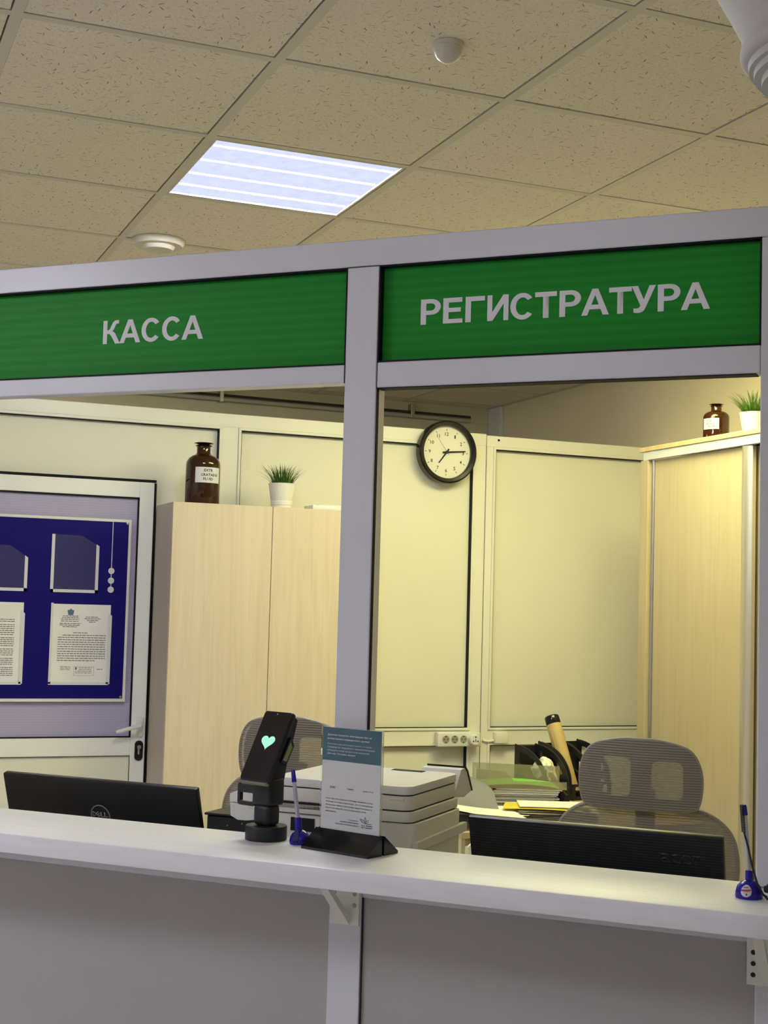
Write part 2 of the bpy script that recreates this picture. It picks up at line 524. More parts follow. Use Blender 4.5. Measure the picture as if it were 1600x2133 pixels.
def shape2d(outer, holes=(), ext=0.005, bev=0.0, res=1):
    """flat plate with holes: outline in x-y, thickness along z"""
    cu = bpy.data.curves.new('s', 'CURVE')
    cu.dimensions = '2D'
    cu.fill_mode = 'BOTH'
    cu.extrude = ext
    cu.bevel_depth = bev
    cu.bevel_resolution = res
    for pts in (outer, *holes):
        sp = cu.splines.new('POLY')
        sp.points.add(len(pts) - 1)
        for p, q in zip(sp.points, pts):
            p.co = (q[0], q[1], 0, 1)
        sp.use_cyclic_u = True
    me = curve_mesh(cu)
    me.shade_smooth()
    me.set_sharp_from_angle(angle=math.radians(40))
    return me
def upright(me, y=0.0):
    """turn a plate from the x-y plane into the x-z plane"""
    for v in me.vertices:
        x, yy, z = v.co
        v.co = (x, y - z, yy)
    return me
def rrect(x0, x1, y0, y1, r, n=6):
    pts = []
    for cx, cy, a0 in ((x1 - r, y1 - r, 0), (x0 + r, y1 - r, 90), (x0 + r, y0 + r, 180), (x1 - r, y0 + r, 270)):
        for i in range(n + 1):
            a = math.radians(a0 + 90 * i / n)
            pts.append((cx + r * math.cos(a), cy + r * math.sin(a)))
    return pts
def word_lines(mb, x0, x1, z, y, h, rnd, first=0.0, last=1.0):
    """a printed line too small to read: short dashes the length of words"""
    x = x0 + first
    end = x0 + (x1 - x0) * last
    while x < end - 0.002:
        wl = min(rnd.uniform(0.006, 0.018), end - x)
        mb.box(x, x + wl, y - 0.0003, y, z, z + h)
        x += wl + 0.0025

R45 = -PI / 4
def front(s, n, z=0.0):
    """a point of the slanted front: s along it, n behind it"""
    return ((s + n) * 0.70710678, (n - s) * 0.70710678, z)

# ================================================================== SETTING
CEIL = H + 1.2689
GX, GY, G = 0.93828, 3.08199, 0.6
floor = MB().box(-3.6, 3.97, -2.6, 8.03, -0.05, 0.0).build('floor', floor_m)
tag(floor, 'speckled grey floor', None, None, 'structure')

ceil_root = thing('ceiling', 'suspended ceiling of cream fissured tiles on a metal grid', None, (0, 0, 0), 0, None, 'structure')
LAMPS = {(0, 1): 'office', (2, 2): 'warm', (3, 2): 'warm', (-2, -6): 'hall', (-4, -4): 'hall', (-6, -1): 'hall', (-1, 6): 'corridor'}
tile_mesh = MB().box(-0.2855, 0.2855, -0.2855, 0.2855, 0, 0.014, 0.0015).mesh('ceiling_tile', 0)
tile_mesh.materials.append(tile_m)
for i in range(-8, 6):
    for j in range(-10, 9):
        if (i, j) in LAMPS:
            continue
        if GX + G * i + 0.029 > 3.95 or GY + G * j + 0.029 > 8.02:
            continue
        o = link('ceiling_tile', tile_mesh, None, ceil_root, (GX + G * i + 0.3145, GY + G * j + 0.3145, CEIL + random.uniform(-0.0008, 0.0015)))
        o.rotation_euler = (random.uniform(-.0016, .0016), random.uniform(-.0016, .0016), 0)
for i in range(-8, 7):
    x = GX + G * i
    if x < 3.96:
        bx('grid_bar', bar_m, ceil_root, x + 0.0037, x + 0.0292, -2.6, 8.03, CEIL - 0.001, CEIL + 0.03)
for j in range(-10, 10):
    y = GY + G * j
    if -2.6 < y < 8.0:
        bx('grid_bar', bar_m, ceil_root, -3.6, 3.97, y + 0.0037, y + 0.0292, CEIL - 0.0005, CEIL + 0.03)
bx('slab', dark_void, ceil_root, -3.6, 3.97, -2.6, 8.03, CEIL + 0.12, CEIL + 0.16)

tag(MB().box(-3.6, 3.97, 8.03, 8.13, 0, CEIL + 0.1).build('wall_back', wall_paint), 'dull olive beige corridor wall far behind the office', None, None, 'structure')
tag(MB().box(3.97, 4.07, -2.6, 8.13, 0, CEIL + 0.1).build('wall_right', wall_right_paint), 'plain beige side wall above the tambour cupboard', None, None, 'structure')
tag(MB().box(-3.7, -3.6, -2.6, 8.13, 0, CEIL + 0.1).build('wall_left', hall_paint), 'hall side wall', None, None, 'structure')
tag(MB().box(-3.7, 4.07, -2.7, -2.6, 0, CEIL + 0.1).build('wall_front', hall_paint), 'hall wall', None, None, 'structure')
tag(MB().box(3.945, 3.97, 7.86, 8.03, 0, CEIL - 0.002, 0.003).build('trim_1', alu), 'narrow grey white boxing in the far ceiling corner', None, None, 'structure')

# ---- partition that closes the office at the back (frame, panels, gaskets)
YB = 6.15
pw = thing('wall_partition', 'cream panelled aluminium partition behind the office', None, (0, 0, 0), 0, None, 'structure')
def zz(v): return H + v
TOPB = 0.846
def frame_bar(x0, x1, z0, z1, y0=YB, y1=YB + 0.05, m=alu_in):
    return bx('rail' if x1 - x0 > z1 - z0 else 'stile', m, pw, x0, x1, y0, y1, z0, z1, 0.002)
frame_bar(-3.55, 3.0155, zz(0.788), zz(TOPB + .002))
frame_bar(3.0185, 3.96, zz(0.788), zz(TOPB - .004))
frame_bar(1.687, 1.765, 0, zz(0.788))
frame_bar(2.957, 3.0150, 0, zz(0.788))
frame_bar(3.0195, 3.055, 0, zz(0.788))
frame_bar(0.38, 0.44, 0, zz(0.788))
frame_bar(1.765, 2.957, zz(-0.644), zz(-0.584))
frame_bar(3.055, 3.96, zz(-0.644), zz(-0.584))
bx('seam', seam_dark, pw, 3.0145, 3.0200, YB + 0.012, YB + 0.03, 0, zz(0.84))
bx('seam', seam_dark, pw, 2.956, 2.9585, YB + 0.004, YB + 0.03, 0, zz(0.775))
def glazed(x0, x1, z0, z1, right=True, bottom=True):
    """a panel held by a thin proud bead with a black gasket on its returns"""
    b = 0.012
    m = MB()
    for (a0, a1, c0, c1) in ((x0, x1, z1 - b, z1), (x0, x1, z0, z0 + b), (x0, x0 + b, z0 + b, z1 - b), (x1 - b, x1, z0 + b, z1 - b)):
        m.box(a0, a1, YB - 0.006, YB + 0.02, c0, c1, 0.0015)
    m.build('bead', alu_in, pw)
    g = MB()
    a0, a1, c0, c1 = x0 + b, x1 - b, z0 + b, z1 - b
    g.box(a0, a1, YB - 0.001, YB + 0.026, c1 - 0.0035, c1)
    g.box(a0, a1, YB - 0.001, YB + 0.026, c0, c0 + 0.003)
    g.box(a0, a0 + 0.003, YB - 0.001, YB + 0.026, c0, c1)
    g.box(a1 - 0.0035, a1, YB - 0.001, YB + 0.026, c0, c1)
    g.build('gasket', gasket, pw)
    bx('panel', panel_in, pw, a0 - 0.004, a1 + 0.004, YB + 0.024, YB + 0.044, c0 - 0.004, c1 + 0.004)
glazed(1.765, 2.957, zz(-0.584), zz(0.788))
glazed(1.765, 2.957, 0.06, zz(-0.644))
glazed(3.055, 3.97, zz(-0.584), zz(0.788))
glazed(3.055, 3.97, 0.06, zz(-0.644))
# left bay: the panel runs over and beside the door
x0, x1, z1 = 0.44, 1.687, zz(0.788)
m = MB()
for a0, a1, c0, c1 in ((x0, x1, z1 - .012, z1), (x1 - .012, x1, 0, z1 - .012)):
    m.box(a0, a1, YB - .006, YB + .02, c0, c1, .0015)
m.build('bead', alu_in, pw)
m = MB()
m.box(x0, x1 - .012, YB - .001, YB + .026, z1 - .0155, z1 - .012)
m.box(x1 - .0155, x1 - .012, YB - .001, YB + .026, 0, z1 - .012)
m.build('gasket', gasket, pw)
bx('panel', panel_in, pw, 0.44, 1.68, YB + .024, YB + .044, zz(0.524), zz(0.78))
bx('panel', panel_in, pw, 1.398, 1.68, YB + .024, YB + .044, 0, zz(0.524))
bx('gasket', gasket, pw, 0.44, 1.396, YB - .004, YB + .03, zz(0.516), zz(0.5265))
bx('gasket', gasket, pw, 1.386, 1.3975, YB - .004, YB + .03, 0, zz(0.512))
MB().lathe([(0.006, 0), (0.004, 0.004), (0, 0.005)], 10, (3.082, YB, zz(0.822)), 'Y').build('screw', grey_screw, pw)

# ---- door in that partition
dr = thing('door_1', 'white framed office door with lilac upper panel', None, (0, 0, 0), 0, None, 'structure')
DX0, DX1, DY = 0.47, 1.384, 6.130
bx('stile', door_alu, dr, 1.319, DX1, DY, DY + 0.045, 0.01, zz(0.513), 0.003)
bx('stile', door_alu, dr, DX0, DX0 + 0.065, DY, DY + 0.045, 0.01, zz(0.513), 0.003)
bx('rail', door_alu, dr, DX0 + .065, 1.319, DY, DY + 0.045, zz(0.444), zz(0.513), 0.002)
bx('rail', door_alu, dr, DX0 + .065, 1.319, DY, DY + 0.045, zz(-0.679), zz(-0.600), 0.002)
bx('rail', door_alu, dr, DX0 + .065, 1.319, DY, DY + 0.045, 0.01, 0.09, 0.002)
bx('upper_panel', lilac_m, dr, DX0 + .06, 1.322, DY + 0.010, DY + 0.03, zz(-0.60), zz(0.444))
bx('lower_panel', panel_in, dr, DX0 + .06, 1.322, DY + 0.008, DY + 0.03, 0.09, zz(-0.679))
g = MB()
X0, X1 = DX0 + .065, 1.319
g.box(X0, X1, DY - .0005, DY + .012, zz(.4375), zz(.4445))
g.box(X0, X1, DY - .0005, DY + .012, zz(-.6005), zz(-.5955))
g.box(X1 - .0055, X1 + .0005, DY - .0005, DY + .012, zz(-.6), zz(.444))
g.build('gasket', gasket, dr)
g = MB()
g.box(X0, X1, DY + .001, DY + .012, zz(-.6815), zz(-.679))
g.box(X1 - .0015, X1, DY + .001, DY + .012, .09, zz(-.679))
g.build('seam', seam_dark, dr)
hp = MB()
hp.box(1.342, 1.372, DY - .012, DY, zz(-.598), zz(-.512), 0.008, 3)
handle = hp.build('handle_plate', white_plastic, dr)
MB().tube([(1.357, DY - .008, zz(-.545)), (1.357, DY - .045, zz(-.546)), (1.350, DY - .052, zz(-.547)), (1.33, DY - .054, zz(-.551)), (1.29, DY - .054, zz(-.561)), (1.252, DY - .053, zz(-.571)), (1.245, DY - .053, zz(-.573))],
          [.009, .009, .0095, .0095, .009, .0085, .005], 12).build('handle', white_plastic, dr)
me = upright(shape2d(rrect(1.340, 1.374, zz(-.70), zz(-.615), .0165, 6), (), .003, .001), DY - .003)
lk = link('lock_plate', me, black_gloss, dr)
lc = MB()
lc.lathe([(.009, 0), (.009, .006), (.007, .008), (0, .008)], 16, (1.357, DY - .012, zz(-.642)), 'Y')
lc.box(1.3525, 1.3615, DY - .011, DY - .004, zz(-.675), zz(-.645), .003)
lc.build('key_cylinder', steel, lk)

# ---- pipe run on the corridor wall
pp = thing('conduit_pipe', 'thin grey conduit pipe running along the dull corridor wall', 'pipe', (0, 0, 0))
MB().tube([(1.2, 7.985, zz(1.190)), (3.80, 7.985, zz(1.176))], .011, 10).build('tube', conduit_m, pp)
MB().tube([(1.2, 7.99, zz(1.214)), (3.80, 7.99, zz(1.200))], .008, 10).build('tube', seam_dark, pp)
for X in (2.18, 3.40):
    q = MB()
    q.box(X - .012, X + .012, 7.972, 8.03, zz(1.168), zz(1.252), .003)
    q.build('pipe_clip', grey_screw, pp)

# ---- round column with stepped capital at the right
ccx, ccy = 1.4045, 1.6535
crown = MB()
crown.lathe([(.110, 0), (.110, zz(.7975)), (.131, zz(.800)), (.1315, zz(.811)), (.1420, zz(.8125)), (.1430, zz(.822)), (.150, zz(.8235)), (.1515, zz(.834)), (.157, zz(.836)), (.1625, zz(.842)), (.1640, zz(.850)), (.1625, zz(.857)), (.157, zz(.861)),
             (.165, zz(.885)), (.185, zz(.925)), (.212, zz(.975)), (.245, zz(1.04)), (.262, zz(1.12)), (.285, zz(1.15)), (.285, CEIL - .002)], 64, (ccx, ccy, 0))
tag(crown.build('column', plaster), 'white round column with stepped flaring capital', None, None, 'structure')

# ================================================================== SLANTED RECEPTION FRONT
fr = thing('wall_reception', 'white aluminium reception front with openings over the counter', None, (0, 0, 0), R45, None, 'structure')
N0, N1 = 2.60, 2.64
KF = N0 / 2.49
def zf(v): return H + v * KF
ZT, ZU = zz(-.479), zz(-.519)          # counter top and underside
def fb(name, s0, s1, z0, z1, n0=N0, n1=N1, m=alu, bev=.002):
    return bx(name, m, fr, s0, s1, n0, n1, z0, z1, bev)
SL, ML, MR, SR, SE = -3.15, -1.148 * KF, -1.080 * KF, -.352 * KF, -.285 * KF
fb('header_rail', SL, -0.10, zf(.6625), zf(.7165))
fb('mullion', ML, MR, ZT, zf(.6620))
fb('end_post', SR, SE, ZT, zf(.6620))
fb('end_post', SL, SL + .065, ZT, zf(.6620))
fb('sign_rail', SL + .065, ML - .0005, zf(.433), zf(.4695))
fb('sign_rail', MR + .0005, SR - .0005, zf(.4215), zf(.4715))
fb('pillar', ML, MR, 0, ZU)
fb('pillar', SR, SE, 0, ZU)
fb('pillar', SL, SL + .065, 0, ZU)
fb('counter_rail', SL + .065, ML - .0005, zf(-.557), ZU)
fb('counter_rail', MR + .0005, SR - .0005, zf(-.553), ZU)
fb('base_rail', SL + .065, ML - .0005, 0, .08)
fb('base_rail', MR + .0005, SR - .0005, 0, .08)
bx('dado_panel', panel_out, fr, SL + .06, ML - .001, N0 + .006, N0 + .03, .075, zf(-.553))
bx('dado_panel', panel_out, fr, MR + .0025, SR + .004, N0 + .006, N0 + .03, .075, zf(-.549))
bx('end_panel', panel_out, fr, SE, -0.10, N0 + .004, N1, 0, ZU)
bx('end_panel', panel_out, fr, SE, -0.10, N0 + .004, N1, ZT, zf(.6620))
bx('seam', seam_dark, fr, MR, MR + .0025, N0 + .0005, N0 + .02, .08, zf(-.553))
def gstrip(s0, s1, n0, n1, z0, z1):
    bx('gasket', gasket, fr, s0, s1, n0, n1, z0, z1)
def liner(s0, s1, z0, z1, depth, t=.003):
    gstrip(s0, s1, N0 + .0012, N0 + depth, z1 - t, z1 + .0003)
    gstrip(s0, s1, N0 + .0012, N0 + depth, z0 - .0003, z0 + t)
    gstrip(s0 - .0003, s0 + t, N0 + .0012, N0 + depth, z0, z1)
    gstrip(s1 - t, s1 + .0003, N0 + .0012, N0 + depth, z0, z1)
liner(SL + .065, ML, zf(.4695), zf(.6625), .024)
liner(MR, SR, zf(.4715), zf(.6625), .024)
gstrip(MR, SR - .008, N0 + .001, N0 + .034, zf(.4215) - .0015, zf(.4215) + .0001)
gstrip(MR - .0001, MR + .0015, N0 + .002, N0 + .013, ZT, zf(.4215))
bx('seam', seam_dark, fr, MR + .0003, MR + .0011, N0 - .0003, N0 + .004, zf(.4215), zf(.4715))
bx('seam', seam_dark, fr, ML - .0009, ML - .0001, N0 - .0003, N0 + .004, zf(.433), zf(.4695))
bx('lit_jamb', alu_in, fr, MR - .0005, MR + .0012, N0 + .014, N1 + .001, ZT, zf(.4215))  # cream colour stands for office light on the mullion's return
bx('seam', seam_dark, fr, ML, MR, N0 - .0002, N0 + .003, zf(.6618), zf(.6627))

# ---- the two green signs
def sign(label, s0, s1, z0, z1, words, box, bold):
    t = thing('sign_board', label, 'sign', (0, 0, 0), R45, 'green signs over the counter')
    bx('plate', green_m, t, s0 + .003, s1 - .003, N0 + .020, N0 + .030, z0 + .0025, z1 - .0025)
    sign_words(words, letter_m, t, box[0], box[1], box[2], box[3], N0 + .0197)
    return t
k = (N0 + .02) / 2.49
sign('green sign plate with short white word above the opening over the plain monitor', SL + .065, ML, zf(.4695), zf(.6625), 'КАССА',
     (-1.7145 * k, -1.4705 * k, H + .537 * k, H + .5865 * k), .018)
sign('green sign plate with long white word, right of the white mullion', MR, SR, zf(.4715), zf(.6625), 'РЕГИСТРАТУРА',
     (-.9905 * k, -.4405 * k, H + .5400 * k, H + .5888 * k), .018)

# ================================================================== COUNTER
ct = thing('counter', 'long white laminate counter ledge under the openings', 'counter', (0, 0, 0), R45)
bx('worktop', top_m, ct, SL + .01, -0.10, 2.366, 2.645, zz(-.519), zz(-.480), .004, 2)
def bracket(label, s, side):
    t = thing('shelf_bracket', label, 'bracket', front(s * KF, 2.5995, 0), R45, 'brackets under the counter')
    zt, zb = zz(-.5195), (zf(-.606) if side else zf(-.622))
    q = MB()
    q.box(-.033, .030, -.0025, 0.0, zb, zt)
    q.box(-.033, .030, -.20, 0.0, zt - .0025, zt)
    q.build('plate', alu_in, t)
    q = MB()
    q.prism([(-.002, zb), (-.002, zb + .018), (-.120, zt - .003), (-.136, zt - .003)], 'X', -.008, .010)
    q.build('brace', alu_in, t)
    for zk in ((.030, .052, .074) if side else (.0735, .0930, .1125)):
        for xs in ((-.024, .020) if side else (-.022,)):
            MB().lathe([(.0045, 0), (.003, -.002), (0, -.0022)], 10, (xs, -.0025, zt - zk), 'Y').build('screw', seam_dark if zk < .04 or not side else grey_screw, t)
    return t
bracket('white triangular shelf bracket on the middle pillar under the counter', -1.113, True)
bracket('white shelf bracket with dark screw holes beside the round column', -.3335, False)

# ---- staff desks behind the counter (hidden below it)
def desk(name, label, x0, x1, y0, y1, z, loc, rz, m, legs=True):
    t = thing(name, label, 'desk', loc, rz)
    bx('desktop', m, t, x0, x1, y0, y1, z - .025, z, .003)
    for a, b in ((x0 + .03, y0 + .03), (x1 - .06, y0 + .03), (x0 + .03, y1 - .06), (x1 - .06, y1 - .06)):
        bx('leg', m, t, a, a + .03, b, b + .03, 0, z - .025)
    return t
DZ = .75
desk('staff_desk', 'pale wooden staff desk behind the counter carrying the two monitors and the printer', -2.75, -.36, 2.67, 3.20, DZ, (0, 0, 0), R45, desk_m)
desk('side_desk', 'pale wooden desk against the back partition under the papers and file holders', 2.20, 3.25, 4.62, 5.76, DZ, (0, 0, 0), 0, desk_m)

# ================================================================== LAMPS
def ceiling_lamp(label, i, j, tubes, col, est, tube_st, drop=0.0):
    t = thing('ceiling_light', label, 'light', (GX + G * i + .3145, GY + G * j + .3145, CEIL), 0)
    w_ = .285
    for a in ((-w_, w_, -w_, -w_ + .008), (-w_, w_, w_ - .008, w_), (-w_, -w_ + .008, -w_ + .008, w_ - .008), (w_ - .008, w_, -w_ + .008, w_ - .008)):
        bx('frame_bar', bar_m, t, a[0], a[1], a[2], a[3], -.001, .05)
    dm = mat('lamp_diffuser_%d_%d' % (i + 9, j + 9), (0, 0, 0), .8, 0, emis=col[:3], estr=est)
    if tubes:
        tt, n, l, b = nt(dm)
        v = coords(dm)
        cx = ramp(dm, noise(dm, v, 26.0, 3), [(.3, tuple(c * .93 for c in col[:3])), (.7, tuple(min(1, c * 1.05) for c in col[:3]))])
        l.new(cx, b.inputs['Emission Color'])
    bx('diffuser', dm, t, -w_ + .008, w_ - .008, -w_ + .008, w_ - .008, .004 - drop, .010, .002)  # drop: glowing sides shaped to brighten the ceiling around the lamp
    bx('housing', alu, t, -w_, w_, -w_, w_, .05, .06)
    if tubes:
        tm = mat('lamp_tube_%d' % (i + 9), (.9, .9, .9), .5, .2, emis=(.95, .97, 1.0), estr=tube_st)
        for yk in (-.222, -.083, .054, .178):
            MB().tube([(-w_ + .015, yk, .0035), (w_ - .015, yk, .0035)], .0032, 8).build('tube', tm, t)
    return t
ceiling_lamp('square lit ceiling panel with four bright tubes above the office', 0, 1, True, OFFICE_PANEL, .78, OFFICE_TUBES)
ceiling_lamp('square warm ceiling panel behind the green sign with the long word', 2, 2, False, WARM_COL, WARM_LAMP * .55, 0, .03)
ceiling_lamp('added second warm ceiling panel nearest the tambour cupboard', 3, 2, False, WARM_COL, WARM_LAMP * .75, 0, .06)  # extra warm panel added to brighten this end and soften the cupboard's shadow
ceiling_lamp('square hall ceiling panel above the waiting side nearest the column', -2, -6, False, HALL_COL, HALL_LAMP, 0, .10)
ceiling_lamp('square hall ceiling panel in the middle of the hall row', -4, -4, False, HALL_COL, HALL_LAMP, 0, .10)
ceiling_lamp('square hall ceiling panel farthest along the hall row', -6, -1, False, HALL_COL, HALL_LAMP * 5.0, 0, .10)
ceiling_lamp('added unseen ceiling panel brightening the corridor behind the cream partition', -1, 6, False, (1.0, .93, .70), 7.0, 0, .06)  # unseen panel added to brighten the corridor wall and ceiling

sd = thing('smoke_detector', 'flat round cream smoke detector beside the lit ceiling panel', 'detector', (1.080, 4.87, CEIL), 0)
det_m = mat('cream_detector', (.60, .555, .47), .45, .3)
MB().lathe([(.092, 0), (.092, -.010), (.084, -.022), (0, -.022)], 48).build('base', det_m, sd)
MB().lathe([(.058, -.022), (.056, -.028), (.050, -.036), (0, -.038)], 48).build('cap', det_m, sd)
sd = thing('motion_sensor', 'small domed cream sensor on a plain ceiling tile', 'sensor', (1.272, 2.836, CEIL), 0)
MB().lathe([(.036, 0), (.036, -.008), (.033, -.010)], 40).build('base', det_m, sd)
MB().lathe([(.034, -.010), (.032, -.020), (.026, -.032), (.015, -.041), (0, -.044)], 40).build('dome', mat('sensor_lens', (.56, .52, .45), .4, .3), sd)

# ================================================================== BOARD ON THE DOOR
bd = thing('notice_board', 'navy notice board with white document pockets on the office door', 'board', (0, 0, 0), 0)
BY = DY - .004
bx('back_plate', white_plastic, bd, .56, 1.286, BY - .008, BY + .004, zz(-.446), zz(.344), .001)
bx('blue_face', blue_m, bd, .572, 1.274, BY - .0095, BY - .008, zz(-.432), zz(.332))
def screw(x, z):
    MB().lathe([(.006, 0), (.005, -.004), (0, -.005)], 10, (x, BY - .009, z), 'Y').build('screw', grey_screw, bd)
for x, z in ((1.268, zz(.326)), (1.266, zz(-.425)), (.578, zz(.326)), (.578, zz(-.425))):
    screw(x, z)
PY = BY - .0096
q = MB()
q.box(1.2035, 1.2065, PY - .0005, PY, zz(.04), zz(.331))
q.build('printed_line', label_m, bd)
for z in (.118, .076, .037):
    MB().lathe([(.0135, 0), (.0135, -.0006), (0, -.0006)], 24, (1.205, PY, zz(z)), 'Y').build('printed_disc', label_m, bd)
def pocket(x0, x1, z0, z1, cut, b=.013):
    q = MB()
    q.box(x0, x1, PY - .0035, PY, z0, z0 + b)
    q.box(x0, x0 + b, PY - .0035, PY, z0, z1)
    q.prism([(x1 - b, z0), (x1, z0), (x1, z1 - cut * .88), (x1 - b, z1 - cut * .72)], 'Y', PY - .0035, PY)
    p = q.build('pocket', label_m, bd)
    f = MB()
    f.prism([(x0 + b, z0 + b), (x1 - b, z0 + b), (x1 - b, z1 - cut * .75), (x1 - .075, z1 - .003), (x0 + b, z1)], 'Y', PY - .0042, PY - .0030)
    f.build('clear_film', film_m, p)
    return p
pocket(.946, 1.149, zz(.020), zz(.268), .052)
pocket(.640, .849, zz(.020), zz(.215), .060)
rnd = random.Random(3)
def letter(x0, x1, z0, z1, full):
    q = MB()
    q.box(x0, x1, PY - .002, PY, z0, z1)
    p = q.build('document', paper_w, bd)
    e = MB()
    e.box(x0, x0 + .010, PY - .004, PY, z0, z1 + .004)
    e.box(x0, x1, PY - .004, PY, z0 - .004, z0 + .008)
    e.prism([(x1 - .010, z0), (x1 + .006, z0), (x1 + .006, z1 - .046), (x1 - .010, z1 - .032)], 'Y', PY - .004, PY)
    e.build('pocket_edge', label_m, p)
    L = MB()
    ty = PY - .0022
    wd = x1 - x0
    if full:
        for kz, a, b in ((.052, .20, .46), (.059, .19, .46), (.066, .17, .47), (.074, .17, .47), (.084, .15, .50), (.091, .15, .49), (.098, .20, .44), (.055, .58, .80), (.062, .56, .84), (.069, .60, .80), (.076, .64, .75)):
            word_lines(L, x0 + wd * a, x0 + wd * b, z1 - kz, ty, .0026, rnd)
        word_lines(L, x0 + wd * .38, x0 + wd * .62, z1 - .123, ty, .0026, rnd)
        for i in range(12):
            word_lines(L, x0 + wd * .13, x0 + wd * .93, z1 - .134 - i * .0098, ty, .0028, rnd, .02 if i == 0 else 0, .8 if i == 11 else 1)
        for i in range(3):
            word_lines(L, x0 + wd * .19, x0 + wd * .36, z1 - .268 - i * .006, ty, .002, rnd)
        word_lines(L, x0 + wd * .80, x0 + wd * .90, z1 - .278, ty, .0025, rnd)
        for i in range(4):
            word_lines(L, x0 + wd * (.5 if i < 2 else .44), x0 + wd * .72, z1 - .272 - i * .0072, ty, .002, rnd)
        for a0, a1, c0, c1 in ((.415, .755, .266, .2668), (.415, .755, .3032, .304), (.415, .418, .266, .304), (.752, .755, .266, .304)):
            L.box(x0 + wd * a0, x0 + wd * a1, ty - .0003, ty, z1 - c1, z1 - c0)
    else:
        for i, n_ in enumerate((3, 1, 2, 4, 3, 2)):
            pass
        zc = z1 - .035
        for i in range(30):
            if i in (3, 6, 12, 17, 21, 25):
                zc -= .006
            word_lines(L, x0 + wd * .10, x0 + wd * (.86 if i > 3 else .6), zc, ty, .0026, rnd)
            zc -= .0082
    tag(L.build('print', ink_soft, p), kind='stuff')
    if full:
        em = MB()
        em.prism([(x0 + wd * .29, z1 - .047), (x0 + wd * .37, z1 - .047), (x0 + wd * .38, z1 - .036), (x0 + wd * .385, z1 - .026), (x0 + wd * .35, z1 - .024), (x0 + wd * .33, z1 - .018), (x0 + wd * .31, z1 - .024), (x0 + wd * .275, z1 - .026), (x0 + wd * .28, z1 - .036)], 'Y', ty - .0003, ty)
        em.build('emblem', emblem_m, p)
        em = MB()
        em.prism([(x0 + wd * .44, z1 - .279), (x0 + wd * .465, z1 - .279), (x0 + wd * .468, z1 - .270), (x0 + wd * .452, z1 - .267), (x0 + wd * .437, z1 - .270)], 'Y', ty - .0003, ty)
        em.build('emblem', emblem_m, p)
letter(.954, 1.209, zz(-.370), zz(-.030), True)
letter(.590, .840, zz(-.370), zz(-.028), False)

# ================================================================== CUPBOARDS
cb = thing('cupboard', 'tall pale maple two-door cupboard beside the office door', 'cupboard', (0, 0, 0), 0)
CT = zz(.413)
bx('carcass', wood_shade, cb, 1.396, 2.271, 5.831, 6.128, 0, CT - .0005)
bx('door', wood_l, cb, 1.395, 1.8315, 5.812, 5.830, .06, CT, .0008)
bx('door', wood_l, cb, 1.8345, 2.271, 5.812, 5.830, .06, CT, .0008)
for z in (.21, -.02, .36):
    MB().lathe([(.004, 0), (.004, -.001), (0, -.001)], 8, (1.3958, 5.858, CT - .012 if z == .36 else zz(z)), 'X').build('screw_cap', wood_edge, cb)

tc_ = thing('tambour_cupboard', 'tall straw oak sliding-door cupboard against the side wall', 'cupboard', (0, 0, 0), 0)
XC = 3.45
bx('top_board', wood_edge, tc_, XC - .006, 3.966, 3.50, 5.458, zz(.722), zz(.743), .002)
bx('fascia', alu, tc_, XC, XC + .02, 3.50, 5.430, zz(.684), zz(.7215), .001)
bx('side_panel', wood_r, tc_, XC, 3.966, 5.392, 5.452, 0, zz(.684), .001)
bx('back_panel', wood_r, tc_, 3.90, 3.966, 3.50, 5.39, 0, zz(.72))
bx('side_panel', wood_r, tc_, XC, 3.90, 3.50, 3.52, 0, zz(.684), .001)
bx('bottom_board', wood_r, tc_, XC + .02, 3.90, 3.52, 5.39, 0.02, .05)
d1 = bx('sliding_door', wood_r, tc_, XC + .022, XC + .032, 4.72, 5.366, .05, zz(.682))
MB().tube([(XC + .024, 5.376, .05), (XC + .024, 5.376, zz(.682))], .011, 12).build('edge_profile', steel, d1)
q = MB()
q.prism([(XC + .034, 4.724), (XC + .016, 4.722), (XC + .004, 4.706), (XC + .002, 4.690), (XC + .006, 4.672), (XC + .020, 4.656), (XC + .034, 4.654)], 'Z', .05, zz(.682))
q.build('handle_profile', mat('brushed_alu_profile', (.62, .60, .52), .35, .5, .75), d1)
d2 = bx('sliding_door', wood_r, tc_, XC + .050, XC + .060, 3.53, 4.78, .05, zz(.682))

